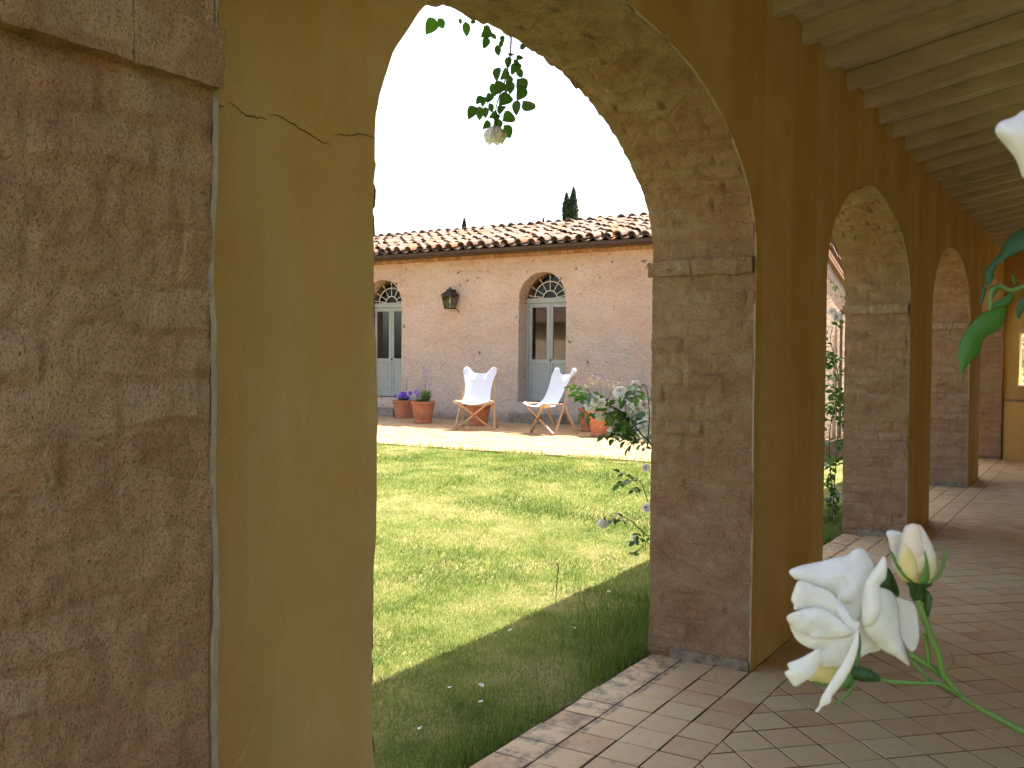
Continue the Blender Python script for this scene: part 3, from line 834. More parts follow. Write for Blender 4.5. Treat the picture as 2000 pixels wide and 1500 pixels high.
# roof of clay tiles
RP = 0.255; RY0, RZ0 = FY - 0.36, 3.435; RYR = 17.4
mb = MB()
zr = RZ0 + RP * (RYR - RY0)
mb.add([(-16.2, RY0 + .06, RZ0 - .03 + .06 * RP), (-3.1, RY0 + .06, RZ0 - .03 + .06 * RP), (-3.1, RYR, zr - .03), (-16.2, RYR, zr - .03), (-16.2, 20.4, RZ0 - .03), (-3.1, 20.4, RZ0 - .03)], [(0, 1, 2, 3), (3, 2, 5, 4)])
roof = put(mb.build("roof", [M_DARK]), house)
roof_inv = Matrix.Identity(4)
def half_tile(name, r0, r1, L, th, up=True, n=9, mat=M_ROOF):
    """tapered half-round clay tile lying along +Y, wide end (r0) at the origin"""
    mb = MB(); vs = []
    for (rr, yy_) in ((r0, 0), (r1, L)):
        for t_ in (0, th):
            for k in range(n):
                a = math.pi * k / (n - 1)
                vs.append(((rr - t_) * math.cos(a), yy_, (rr - t_) * math.sin(a) * (1.0 if up else -0.6)))
    f = []
    for k in range(n - 1):
        f.append((k, k + 1, 2 * n + k + 1, 2 * n + k)); f.append((n + k, 3 * n + k, 3 * n + k + 1, n + k + 1))
        f.append((k, n + k, n + k + 1, k + 1)); f.append((2 * n + k, 2 * n + k + 1, 3 * n + k + 1, 3 * n + k))
    mb.add(vs, f)
    return mb
cover_me = half_tile("roof_tile", .084, .068, .40, .016).mesh("roof_tile", [M_ROOF], True)
try: cover_me.set_sharp_from_angle(angle=math.radians(50))
except Exception: pass
pan = half_tile("pan", .092, .088, .42, .014, False)
CS = 0.242; RL = 0.29
slope = math.atan(RP)
pans = MB(); extra = MB()
ncol = int((16.1 - 3.2) / CS); nrow = 10
cb = half_tile("c", .084, .068, .40, .016)
for c_ in range(ncol):
    x = -16.0 + c_ * CS
    for r_ in range(nrow):
        s_ = r_ * RL
        yb = RY0 + s_ * math.cos(slope); zb = RZ0 + s_ * math.sin(slope)
        rot = Matrix.Rotation(slope - 0.035, 4, 'X')
        Mt = Matrix.Translation((x + CS / 2, yb, zb + 0.045)) @ rot
        pans.add([Mt @ Vector(p) for p in pan.v], pan.f)
        jx, jz, jr = random.uniform(-.022, .022), random.uniform(-.006, .018), random.uniform(-.10, .10)
        M2 = Matrix.Translation((x + jx, yb - random.uniform(-.05, .09), zb + 0.032 + jz)) @ Matrix.Rotation(jr, 4, 'Z') @ Matrix.Rotation(slope - 0.045 + random.uniform(-.02, .02), 4, 'X')
        if -11.95 < x < -4.85:
            o = link("roof_tile", cover_me); o.parent = roof
            o.matrix_parent_inverse = Matrix.Identity(4); o.matrix_basis = M2
        else:
            extra.add([M2 @ Vector(p) for p in cb.v], cb.f)
o = pans.build("pan_tiles", [M_ROOF], roof, True); stuff(o)
o = extra.build("hidden_side_tiles", [M_ROOF], roof, True); stuff(o)
me_rt = half_tile("ridge_tile", .088, .070, .40, .016).mesh("ridge_tile", [M_ROOF], True)
me_mc = MB(); me_mc.add([(.074 * math.cos(math.pi * k / 8), .03, .060 * math.sin(math.pi * k / 8)) for k in range(9)], [tuple(range(9))])
me_mc = me_mc.mesh("mortar_plug", [M_MORTAR])
for i in range(46):
    x = -14.2 + i * 0.235
    o = link("ridge_tile", me_rt, roof); o.location = (x + random.uniform(-.01, .01), RYR - 0.10 + random.uniform(-.02, .02), zr + 0.045 + random.uniform(-.008, .01)); o.rotation_euler = (-0.03 + random.uniform(-.03, .03), 0, random.uniform(-.04, .04))
for c_ in range(ncol):
    x = -16.0 + c_ * CS
    if -11.95 < x < -4.85:
        o = link("mortar_plug", me_mc, roof); o.location = (x, RY0 - .015, RZ0 + .03)
roof_children_fix = None

# doors: frame, two glazed leaves, lower panels, iron fanlight
def build_door(a, b):
    yd = FY + 0.27; c = (a + b) / 2; z0, zt = 0.657, 2.497
    fr = MB()
    fr.box((a, yd, z0), (a + .045, yd + .07, zt)); fr.box((b - .045, yd, z0), (b, yd + .07, zt)); fr.box((a + .002, yd - .012, zt - .045), (b - .002, yd + .075, zt + .035))
    door = fr.build("door", [M_DOOR]); bevel(door, .004); put(door, house)
    pin = door
    def part(mbx, name, mat, smooth=False):
        o = mbx.build(name, [mat], None, smooth); o.parent = door
        return o
    for s_ in (-1, 1):
        xa, xb = (a + .047, c - .002) if s_ < 0 else (c + .002, b - .047)
        zb, ztp, zl = z0 + .01, zt - .047, 1.40
        st = .062
        lf = MB()
        lf.box((xa, yd + .015, zb), (xa + st, yd + .058, ztp)); lf.box((xb - st, yd + .015, zb), (xb, yd + .058, ztp))
        lf.box((xa + st, yd + .016, ztp - .075), (xb - st, yd + .057, ztp)); lf.box((xa + st, yd + .016, zl - .055), (xb - st, yd + .057, zl + .03)); lf.box((xa + st, yd + .016, zb), (xb - st, yd + .057, zb + .11))
        bevel(part(lf, "door_leaf", M_DOOR), .004)
        pn = MB(); pn.box((xa + st - .005, yd + .030, zb + .10), (xb - st + .005, yd + .046, zl - .05)); pn.box((xa + st + .018, yd + .024, zb + .135), (xb - st - .018, yd + .0305, zl - .085))
        bevel(part(pn, "door_panel", M_DOOR), .003)
        gl = MB(); gl.box((xa + st - .003, yd + .034, zl + .028), (xb - st + .003, yd + .039, ztp - .073)); part(gl, "pane", M_GLASS)
    cv = MB(); cv.box((c - .022, yd + .004, z0 + .012), (c + .018, yd + .0155, zt - .05)); bevel(part(cv, "cover_strip", M_DOOR), .003)
    kn = MB(); kn.lathe([(0.0, 0), (.016, .004), (.018, .014), (.010, .022), (.006, .04)], 10, (0, 0, 0)); o = part(kn, "knob", M_IRON, True); o.location = (c + .03, yd - .02, 1.42); o.rotation_euler = (-math.pi / 2, 0, 0)
    # fanlight
    R = (b - a) / 2
    fg = MB(); zc = zt + .036
    fg.add([(c, yd + .05, zc)] + [(c + (R + .01) * math.cos(t_), yd + .05, zc + (R - .03) * math.sin(t_)) for t_ in np.linspace(0, math.pi, 25)], [(0, i, i + 1) for i in range(1, 25)])
    part(fg, "fanlight_pane", M_GLASS)
    ir = MB()
    def arc(r, rad): ir.tube([(c + r * math.cos(t_), yd + .02, zc + r * .96 * math.sin(t_)) for t_ in np.linspace(0.0, math.pi, 21)], rad, 6)
    arc(R * .30, .011); arc(R * .66, .010)
    ir.box((a + .01, yd + .012, zc - .002), (b - .01, yd + .03, zc + .012))
    part(ir, "fanlight_bar", M_CREAM, True)
    for k in range(7):
        t_ = math.pi * (k + .0) / 6
        if k in (0, 6): t_ = math.pi * (.045 if k == 0 else .955)
        ry = MB(); d = Vector((math.cos(t_), 0, math.sin(t_) * .96)); o0 = Vector((c, yd + .02, zc))
        ry.tube([o0 + d * R * .28, o0 + d * R * .82], .008, 6)
        ry.tube([o0 + d * R * .79, o0 + d * R * .83, o0 + d * R * .94], [.006, .017, .001], 6)
        part(ry, "fanlight_ray", M_CREAM, True)
    for ch in door.children: ch.matrix_parent_inverse = Matrix.Identity(4)
for a, b in DOORS: build_door(a, b)

# wall lantern between the doors
lan = empty("wall_lantern", (-9.155, FY - .02, 2.36))
tag(lan, "rusty iron wall lantern with glass sides between the two doors", "lantern")
def lanpart(mb, name, mat, smooth=False):
    return put(mb.build(name, [mat], None, smooth), lan)
lx, ly = -9.155, FY - 0.165
def sq(h, z): return [(lx - h, ly - h, z), (lx + h, ly - h, z), (lx + h, ly + h, z), (lx - h, ly + h, z)]
b4, t4 = sq(.082, 2.372), sq(.128, 2.640)
for k in range(4):
    mb = MB(); mb.bar(b4[k], t4[k], .017, .017); lanpart(mb, "corner_bar", M_IRON)
for ring, nm in ((b4, "lower_rail"), (t4, "upper_rail")):
    mb = MB()
    for k in range(4): mb.bar(ring[k], ring[(k + 1) % 4], .022, .022)
    lanpart(mb, nm, M_IRON)
for k in range(4):
    mb = MB(); mb.add([b4[k], b4[(k + 1) % 4], t4[(k + 1) % 4], t4[k]], [(0, 1, 2, 3)]); lanpart(mb, "pane", M_GLASS)
mb = MB()
rows = [sq(.145, 2.648), sq(.142, 2.662), sq(.095, 2.712), sq(.060, 2.740), sq(.058, 2.772), sq(.030, 2.790)]
mb.add([p for r in rows for p in r], [(i * 4 + k, i * 4 + (k + 1) % 4, (i + 1) * 4 + (k + 1) % 4, (i + 1) * 4 + k) for i in range(len(rows) - 1) for k in range(4)] + [(20, 21, 22, 23), (3, 2, 1, 0)])
lanpart(mb, "cap", M_IRON)
mb = MB(); mb.lathe([(0.0, 0), (.02, .004), (.024, .02), (.014, .034), (.0, .046)], 10, (lx, ly, 2.789)); lanpart(mb, "finial", M_IRON, True)
mb = MB(); mb.box((lx - .09, ly - .09, 2.362), (lx + .09, ly + .09, 2.371)); lanpart(mb, "base_plate", M_IRON)
mb = MB(); mb.lathe([(.011, 0), (.013, .05), (.012, .10), (0, .11)], 10, (lx, ly, 2.371)); mb.lathe([(.010, .10), (.026, .13), (.028, .16), (.018, .19), (0, .20)], 12, (lx, ly, 2.371)); lanpart(mb, "bulb", M_CREAM, True)
mb = MB(); mb.bar((lx, ly + .14, 2.70), (lx, ly + .165, 2.70), .07, .16); mb.tube([(lx, ly + .15, 2.68), (lx, ly + .13, 2.60), (lx, ly + .10, 2.64)], .01, 6); lanpart(mb, "bracket", M_IRON)

# wing on the near side of the court (mirrored in the door panes)
sw = empty("south_wing", (-10, -12, -.3)); tag(sw, "pink farm wing across the court, seen only mirrored in the door panes", "house")
mb = MB(); mb.box((-30, -15.5, -.4), (9, -10.6, 3.3)); put(mb.build("wall", [M_FACADE]), sw)
mb = MB(); mb.add([(-30.4, -10.1, 3.25), (9.4, -10.1, 3.25), (9.4, -13, 4.05), (-30.4, -13, 4.05), (-30.4, -15.9, 3.25), (9.4, -15.9, 3.25), (-30.4, -10.1, 3.33), (9.4, -10.1, 3.33), (9.4, -13, 4.13), (-30.4, -13, 4.13), (-30.4, -15.9, 3.33), (9.4, -15.9, 3.33)],
       [(0, 1, 2, 3), (3, 2, 5, 4), (6, 9, 8, 7), (9, 10, 11, 8), (0, 6, 7, 1), (4, 5, 11, 10), (0, 3, 9, 6), (3, 4, 10, 9), (1, 7, 8, 2), (2, 8, 11, 5)])
put(mb.build("roof", [M_ROOF]), sw)
lan.scale = (.88, .88, .88)
# outbuilding seen in the slit of the second arch
ob = empty("outbuilding", (-2.6, 15, 0))
tag(ob, "pink outbuilding gable with sloping tiled verge, glimpsed through the second arch", "outbuilding")
mb = MB()
mb.add([(-3.2, 13.0, -.1), (-2.1, 13.0, -.1), (-2.1, 18.5, -.1), (-3.2, 18.5, -.1), (-3.2, 13.0, 3.33), (-2.1, 13.0, 3.33), (-2.1, 18.5, 1.75), (-3.2, 18.5, 1.75)],
       [(0, 1, 5, 4), (1, 2, 6, 5), (2, 3, 7, 6), (3, 0, 4, 7), (4, 5, 6, 7)])
put(mb.build("wall", [M_FACADE]), ob)
for k in range(14):
    y = 12.9 + k * .40; z = 3.42 - (y - 12.9) * .287
    o = link("verge_tile", cover_me); o.location = (-2.13, y, z); o.rotation_euler = (-.287 - .02, 0, 0); put(o, ob)
for k, dzz in enumerate((0.05, 0.13)):
    mb = MB(); mb.bar((-2.09 + k * .01, 12.9, 3.33 - dzz + .02), (-2.09 + k * .01, 18.4, 1.755 - dzz + .02), .06, .035); put(mb.build("brick_verge", [M_CORN]), ob)
mb = MB(); mb.tube([(-2.06, 14.75, 0.0), (-2.06, 14.75, 2.2)], .022, 8); put(mb.build("downpipe", [M_CEMENT]), ob)

# ------------------------------------------------------------------ folding canvas chairs
def build_chair(loc, rz, label, scale=1.0):
    root = empty("sling_chair", loc); root.rotation_euler = (0, 0, rz); root.scale = (scale,) * 3
    tag(root, label, "chair", "white sling chairs on the terrace")
    FF = lambda s: Vector((s * .30, 0.0, 0.0)); FS = lambda s: Vector((s * .29, -.15, .470)); TB = lambda s: Vector((s * .212, .425, .915))
    ND = lambda s: FF(s).lerp(TB(s), .50); RF = lambda s: Vector((s * .285, .46, 0.0))
    for s in (-1, 1):
        off = Vector((0, .012 * s, 0))
        mb = MB(); mb.bar(FF(s) + off, FS(-s) + off, .026, .034, (0, 1, 0)); o = mb.build("front_leg", [M_WOOD], root); bevel(o, .005)
        mb = MB(); mb.bar(FF(s) + Vector((s * .018, .02, 0)), TB(s) + Vector((s * .012, 0, 0)), .026, .034, (1, 0, 0)); o = mb.build("back_post", [M_WOOD], root); bevel(o, .005)
        mb = MB(); mb.bar(ND(s) + Vector((-s * .012, 0, 0)), RF(s), .026, .034, (1, 0, 0)); o = mb.build("rear_leg", [M_WOOD], root); bevel(o, .005)
        mb = MB(); mb.bar(FS(s) + Vector((-s * .01, .01, -.012)), ND(s) + Vector((-s * .012, 0, -.01)), .026, .034, (1, 0, 0)); o = mb.build("seat_rail", [M_WOOD], root); bevel(o, .005)
    mb = MB(); a = FF(1).lerp(FS(-1), .5); mb.tube([a + Vector((0, -.03, 0)), a + Vector((0, .05, 0))], .016, 10); mb.build("centre_joint", [M_IRON], root)
    nu, nv = 26, 34
    vs = []
    for j in range(nv + 1):
        v = j / nv
        # side edge from the top pocket down to the seat pocket
        ctrl_z = [(.0, 1.0), (.25, .76), (.5, .53), (.68, .41), (.85, .43), (1.0, .485)]
        ctrl_y = [(.0, .405), (.25, .30), (.5, .185), (.68, .07), (.85, -.06), (1.0, -.165)]
        ctrl_w = [(.0, .285), (.10, .275), (.3, .222), (.5, .212), (.68, .240), (.85, .300), (1.0, .335)]
        ip = lambda c: float(np.interp(v, [q[0] for q in c], [q[1] for q in c]))
        sm = lambda c: sum(float(np.interp(min(1, max(0, v + d)), [q[0] for q in c], [q[1] for q in c])) for d in (-.06, -.03, 0, .03, .06)) / 5 if 0.05 < v < .95 else ip(c)
        ez, ey, ew = sm(ctrl_z), sm(ctrl_y), sm(ctrl_w)
        for i in range(nu + 1):
            u = -1 + 2 * i / nu; au = abs(u)
            sag = 1 - au ** 2.0; sag = sag if v > .2 else sag ** .8
            belly = 0.045 * math.sin(math.pi * min(1, v * 1.05)) + .03 * v * v
            z = ez - sag * (belly * (.25 + .75 * v) + .0  + .045 * max(0, (v - .82) / .18) ** 1.5)
            y = ey + sag * (.055 * (1 - v) * min(1, v * 3 + .25)) + .012 * sag * max(0, 1 - v / .2)
            dip = 1 - float(S01((au - .28) / .52)); z -= .110 * dip * max(0, 1 - v / .22) ** 1.2
            # rounded pockets at the four corners
            k = max(0, (au - .78) / .22)
            if v < .16: z -= .055 * k ** 2.4 * (1 - v / .16) ** 1.4
            if v > .88: z -= .02 * k ** 2 * ((v - .88) / .12); y += .05 * k ** 2.4 * ((v - .88) / .12)
            x = u * ew
            fold = .004 * math.sin(9 * v + 5 * u) * sag
            vs.append((x, y + fold, z))
    n1 = nu + 1
    fs = [(j * n1 + i, j * n1 + i + 1, (j + 1) * n1 + i + 1, (j + 1) * n1 + i) for j in range(nv) for i in range(nu)]
    mb = MB(); mb.add(vs, fs); cv = mb.build("canvas", [M_CANVAS], root, True)
    md = cv.modifiers.new("cloth", 'SOLIDIFY'); md.thickness = .003; md.offset = 0
    # pockets: a second layer of cloth sewn behind each corner
    for (js, iss, nm) in ((range(0, 6), range(0, 6), 0), (range(0, 6), range(nu - 5, nu + 1), 0), (range(nv - 4, nv + 1), range(0, 7), 1), (range(nv - 4, nv + 1), range(nu - 6, nu + 1), 1)):
        js, iss = list(js), list(iss); V = []; Fc = []
        for j in js:
            for i in iss:
                p = Vector(vs[j * n1 + i]); V.append(p + (Vector((0, .030, -.004)) if nm == 0 else Vector((0, .004, -.022))))
        m1 = len(iss)
        for a_ in range(len(js) - 1):
            for b_ in range(m1 - 1): Fc.append((a_ * m1 + b_, a_ * m1 + b_ + 1, (a_ + 1) * m1 + b_ + 1, (a_ + 1) * m1 + b_))
        mb = MB(); mb.add(V, Fc); o = mb.build("canvas_pocket", [M_HEM], root, True)
        md = o.modifiers.new("cloth", 'SOLIDIFY'); md.thickness = .003
    return root
build_chair((-7.19, 12.60, ZT + .001), math.radians(22), "white canvas sling chair facing the lawn, with a terracotta pot behind it")
build_chair((-5.93, 12.56, ZT + .001), math.radians(-26), "white canvas sling chair turned sideways before the open-arched door")

# ------------------------------------------------------------------ terracotta pots and their plants
def build_pot(x, y, h, r, label, n=12, phase=0.1):
    root = empty("terracotta_pot", (x, y, ZT + .002)); tag(root, label, "pot", "terracotta pots along the farmhouse wall")
    b = r * .74
    mb = MB(); mb.lathe([(0, .002), (b * 1.04, 0), (b * 1.06, .03 * h / .38), (b, .045 * h / .38), (r * .95, h * .86), (r * .86, h * .86), (r * .80, h * .3), (0, h * .3)], n, (0, 0, 0), 0, phase)
    bevel(mb.build("body", [M_TERRA], root), .004)
    mb = MB(); mb.lathe([(r * .955, h * .855), (r * 1.0, h * .87), (r * 1.03, h * .93), (r * 1.02, h), (r * .88, h), (r * .85, h * .86)], n * 2, (0, 0, 0), 0, phase)
    mb.build("rim", [M_TERRA], root)
    mb = MB(); mb.lathe([(r * .87, h * .93), (r * .4, h * .96), (0, h * .97)], n * 2, (0, 0, 0)); mb.build("soil", [M_SOIL], root)
    return root
POTS = [(-10.02, 14.36, .335, .205, "terracotta pot of purple petunias beside the left door"),
        (-8.86, 13.45, .375, .205, "taller faceted terracotta pot standing left of the front-facing chair"),
        (-7.72, 13.50, .36, .21, "terracotta pot partly hidden behind the front-facing chair"),
        (-4.98, 12.66, .375, .20, "terracotta pot right of the sideways chair, half screened by roses"),
        (-5.62, 13.55, .36, .20, "terracotta pot at the back, mostly hidden behind another pot and the roses")]
for p in POTS: build_pot(*p)

def strip(mb, pts, wid, side=None):
    """thin tapered leaf blade along a polyline"""
    V = []; n = len(pts)
    for i, p in enumerate(pts):
        t_ = i / (n - 1); wd = wid * (1 - t_ ** 2) * (0.6 + .4 * math.sin(math.pi * min(1, t_ + .3))) + 1e-4
        d = (Vector(pts[min(i + 1, n - 1)]) - Vector(pts[max(i - 1, 0)])).normalized()
        s_ = side if side is not None else d.cross(Vector((0, 0, 1)))
        if s_.length < 1e-3: s_ = Vector((1, 0, 0))
        s_ = s_.normalized() * wd
        V += [Vector(p) - s_, Vector(p) + s_]
    mb.add(V, [(2 * i, 2 * i + 1, 2 * i + 3, 2 * i + 2) for i in range(n - 1)])
def tuft(mb, c, n, h, spread, wid, rnd=random):
    for _ in range(n):
        a = rnd.uniform(0, 2 * math.pi); hh = h * rnd.uniform(.5, 1.05); sp = spread * rnd.uniform(.3, 1.1)
        r0 = rnd.uniform(0, .06)
        pts = [Vector(c) + Vector((math.cos(a) * (r0 + sp * t_ ** 1.7), math.sin(a) * (r0 + sp * t_ ** 1.7), hh * (t_ - .22 * t_ ** 3))) for t_ in (0, .3, .6, .85, 1)]
        strip(mb, pts, wid, Vector((-math.sin(a), math.cos(a), 0)))
def petunia(mb, c, r, n_):
    n_ = n_.normalized(); a = n_.orthogonal().normalized(); b = n_.cross(a)
    V = [Vector(c) - n_ * r * .45]; m_ = 15
    for k in range(m_):
        t_ = 2 * math.pi * k / m_; rr = r * (1 + .13 * math.cos(5 * t_)) * random.uniform(.92, 1.06)
        V.append(Vector(c) + (a * math.cos(t_) + b * math.sin(t_)) * rr + n_ * r * random.uniform(-.12, .16))
    mb.add(V, [(0, 1 + k, 1 + (k + 1) % m_) for k in range(m_)])
def sprig(mb, c, top, seeds, mbs):
    """tall thin stem with nodding seed heads"""
    c = Vector(c); top = Vector(top)
    mid = c.lerp(top, .55) + Vector((random.uniform(-.02, .02), random.uniform(-.02, .02), .03))
    mb.tube([c, mid, top], [.0032, .0025, .0015], 5)
    for k in range(seeds):
        p = mid.lerp(top, .45 + .6 * k / seeds) + Vector((random.uniform(-.05, .05), random.uniform(-.03, .03), random.uniform(-.015, .02)))
        d = Vector((random.uniform(-.6, .6), random.uniform(-.3, .3), random.uniform(-1, -.1))).normalized() * random.uniform(.022, .040)
        mbs.tube([p, p + d * .4, p + d], [.002, .0062, .0008], 5, 0, False)
def pot_plant(x, y, z, name, label, kind):
    root = empty(name, (x, y, z)); tag(root, label, "plant")
    g = MB(); f = MB(); s_ = MB(); sd = MB()
    if kind == 'petunia':
        tuft(g, (x, y, z - .02), 70, .13, .16, .012)
        for _ in range(26):
            a = random.uniform(0, 6.28); r = random.uniform(0, .17)
            petunia(f, (x + r * math.cos(a), y + r * math.sin(a), z + random.uniform(.03, .16)), random.uniform(.030, .042), Vector((random.uniform(-.6, .6), -1 + random.uniform(-.3, .6), random.uniform(.1, .9))))
        for dx in (.0, .08, .14):
            sprig(s_, (x + dx * .4, y, z), (x + dx, y - .03, z + random.uniform(.34, .48)), 9, sd)
    elif kind == 'grassy':
        tuft(g, (x + .06, y, z - .02), 200, .32, .15, .005); tuft(g, (x - .08, y, z - .02), 60, .15, .15, .009)
        for (dx, h) in ((.0, .62), (.10, .60), (.03, .50), (.16, .36)):
            sprig(s_, (x + dx * .4, y, z), (x + dx, y, z + h), 4, f)
        for (dx, h) in ((-.12, .34), (-.05, .36), (.04, .24)):
            sprig(s_, (x + dx * .3, y, z), (x + dx - .05, y, z + h), 8, sd)
        for dx, h in ((-.10, .19), (-.05, .14)): petunia(f, (x + dx, y - .08, z + h), .035, Vector((0, -1, .4)))
        for k in range(5): petunia(f, (x + random.uniform(-.02, .10), y, z + random.uniform(.35, .64)), .012, Vector((0, -1, .4)))
    elif kind == 'low':
        tuft(g, (x, y, z - .02), 60, .12, .2, .011); tuft(g, (x - .22, y - .06, z - .02), 26, .10, .10, .009)
        for (dx, h) in ((.05, .50), (.0, .44)): sprig(s_, (x, y, z), (x + dx, y, z + h), 3, f)
    else:
        tuft(g, (x, y, z - .02), 80, .20, .16, .014)
        for (dx, h) in ((-.22, .50), (-.16, .56), (-.10, .46), (-.02, .52), (.07, .50), (.16, .40), (-.28, .40), (.24, .46)):
            sprig(s_, (x + dx * .3, y, z), (x + dx, y + random.uniform(-.04, .04), z + h), 10, sd)
        for _ in range(6): petunia(f, (x + random.uniform(-.1, .15), y - .05, z + random.uniform(.3, .56)), .012, Vector((0, -1, .4)))
    o = g.build("foliage", [M_PGREEN]); put(o, root); stuff(o)
    if s_.v: o = s_.build("stems", [M_PGREEN], None, True); put(o, root); stuff(o)
    if sd.v: o = sd.build("seed_heads", [M_STRAW], None, True); put(o, root); stuff(o)
    if f.v: o = f.build("blossoms", [M_PURPLE]); put(o, root); stuff(o)
pot_plant(-10.02, 14.36, ZT + .32, "petunia", "purple petunias spilling from the pot beside the left door", 'petunia')
pot_plant(-8.86, 13.45, ZT + .36, "pot_grass", "feathery grass with tall thistle stems in the faceted pot", 'grassy')
pot_plant(-7.72, 13.50, ZT + .34, "pot_herb", "small leafy herb peeping out left of the front-facing chair", 'low')
pot_plant(-4.98, 12.66, ZT + .36, "pot_oats", "pale dry oat stems rising from the pot behind the roses", 'oats')

# ------------------------------------------------------------------ clouds of small leaves
def leaf_cloud(P, size, mat, name, up=0.0, aspect=.45):
    n = len(P)
    d = RNG.normal(size=(n, 3)); d[:, 2] += up; d /= np.linalg.norm(d, axis=1)[:, None]
    e = RNG.normal(size=(n, 3)); e = np.cross(d, e); e /= np.linalg.norm(e, axis=1)[:, None]
    L = size * RNG.uniform(.6, 1.3, n)[:, None]
    V = np.stack([P - d * L * .5, P + e * L * aspect * .5, P + d * L * .5, P - e * L * aspect * .5], 1).reshape(-1, 3)
    me = bpy.data.meshes.new(name)
    me.vertices.add(len(V)); me.vertices.foreach_set('co', V.ravel())
    me.loops.add(n * 4); me.loops.foreach_set('vertex_index', np.arange(n * 4, dtype=np.int32))
    me.polygons.add(n); me.polygons.foreach_set('loop_start', np.arange(0, n * 4, 4, dtype=np.int32)); me.polygons.foreach_set('loop_total', np.full(n, 4, np.int32))
    me.update(calc_edges=True); me.validate(); me.materials.append(mat)
    return link(name, me)
def cypress(x, y, h, r, label, n, leaf, tips=((0.0, 1.0, 1.0),), blunt=9.0):
    root = empty("cypress", (x, y, -.35)); tag(root, label, "tree", "cypresses beyond the farmhouse")
    PP = []
    for (off, hk, rk) in tips:
        m_ = int(n / len(tips)); t = RNG.uniform(0, 1, m_) ** .6
        a = RNG.uniform(0, 2 * np.pi, m_)
        prof = r * rk * np.minimum(1, (t + .08) * 6) * (1 - t ** blunt) ** .9
        cl = .85 + .35 * vnoise(np.stack([np.cos(a) * 1.6 + x + off, np.sin(a) * 1.6 + y, t * h * 2.2], -1), 1.0, 9)
        rad = prof * cl * RNG.uniform(.35, 1.0, m_) ** .5
        ln = off * S01((t - .55) / .35)
        PP.append(np.stack([x + rad * np.cos(a) + ln * CAM_R.x, y + rad * np.sin(a) + ln * CAM_R.y, -.1 + t * h * hk + rad * .2], -1))
    o = leaf_cloud(np.concatenate(PP), leaf, M_CYP, "crown", 1.2, .45); put(o, root)
    mb = MB(); mb.tube([(x, y, -.35), (x, y, h * .5), (x, y, h * .86)], [r * .25, r * .15, .01], 7); put(mb.build("trunk", [M_BARK]), root)
cypress(-17.87, 35.35, 8.72, 0.40, "tall dark cypress with split tip, largest above the roof ridge", 22000, .13, ((-.17, .975, .62), (.12, 1.0, .66), (0, .93, 1.0)), 14)
cypress(-33.1, 49.5, 10.35, 0.34, "slim cypress tip poking above the roof, left of the big one", 9000, .16)
cypress(-33.95, 60.8, 11.9, 0.28, "tiny faint cypress tip just left of the tall cypress", 7000, .16)
cypress(-28.2, 34.8, 8.0, 0.42, "cypress almost hidden by the near pier's edge", 9000, .15)
def olive(x, y, h, r, label):
    root = empty("olive_tree", (x, y, -.05)); tag(root, label, "tree")
    n = 6000; d = RNG.normal(size=(n, 3)); d /= np.linalg.norm(d, axis=1)[:, None]
    rr = r * (.75 + .35 * vnoise(d, 2.2, 4)) * RNG.uniform(.3, 1, n) ** .4
    P = np.array([x, y, h]) + d * rr[:, None] * np.array([1, 1, .8])
    put(leaf_cloud(P, .09, M_OLIVE, "crown", 0, .3), root)
    mb = MB(); mb.tube([(x, y, -.1), (x + .1, y, h * .45), (x - .05, y + .1, h * .8)], [.16, .11, .05], 8); mb.tube([(x + .1, y, h * .45), (x + .5, y, h)], [.09, .03], 6); put(mb.build("trunk", [M_BARK]), root)
olive(0.6, 24.0, 1.7, 1.9, "grey-green olive tree outside the far window")

# ------------------------------------------------------------------ grass
def grass(name, X, Y, Z, H, W, tint, lean=.95):
    n = len(X); a = RNG.uniform(0, 2 * np.pi, n); b = RNG.uniform(0, 2 * np.pi, n)
    ln = lean * H * RNG.uniform(.2, 1.2, n)
    sx, sy = np.cos(a) * W * .5, np.sin(a) * W * .5
    dx, dy = np.cos(b) * ln, np.sin(b) * ln
    V = np.stack([np.stack([X - sx, Y - sy, Z], -1), np.stack([X + sx, Y + sy, Z], -1),
                  np.stack([X + dx * .4 + sx * .8, Y + dy * .4 + sy * .8, Z + H * .6], -1), np.stack([X + dx * .4 - sx * .8, Y + dy * .4 - sy * .8, Z + H * .6], -1),
                  np.stack([X + dx, Y + dy, Z + H], -1)], 1).reshape(-1, 3)
    base = np.arange(n, dtype=np.int32)[:, None] * 5
    li = np.concatenate([base + np.array([0, 1, 2, 3], np.int32), base + np.array([3, 2, 4], np.int32)], 1).ravel()
    me = bpy.data.meshes.new(name)
    me.vertices.add(len(V)); me.vertices.foreach_set('co', V.ravel())
    me.loops.add(len(li)); me.loops.foreach_set('vertex_index', li)
    tot = np.tile(np.array([4, 3], np.int32), n); st = np.concatenate([[0], np.cumsum(tot)[:-1]]).astype(np.int32)
    me.polygons.add(2 * n); me.polygons.foreach_set('loop_start', st); me.polygons.foreach_set('loop_total', tot)
    me.update(calc_edges=True)
    at = me.attributes.new("tint", 'FLOAT', 'POINT'); at.data.foreach_set('value', np.repeat(tint, 5).astype(np.float32))
    me.materials.append(M_GRASS)
    return link(name, me)
def dry(X, Y):
    P = np.stack([X, Y, X * 0], -1)
    return .42 * fbm(P, 1.3, 31, 4) + .34 * fbm(P, 5.0, 77, 3)
GX, GY = [], []
n_try = 1250000
gx = RNG.uniform(-11.5, -.50, n_try); gy = RNG.uniform(1.2, 9.9, n_try)
d = np.hypot(gx - CAM_C.x, gy)
dens = np.clip((4.2 / d) ** 1.35, .16, 1)
ddx, ddy = gx - CAM_C.x, gy
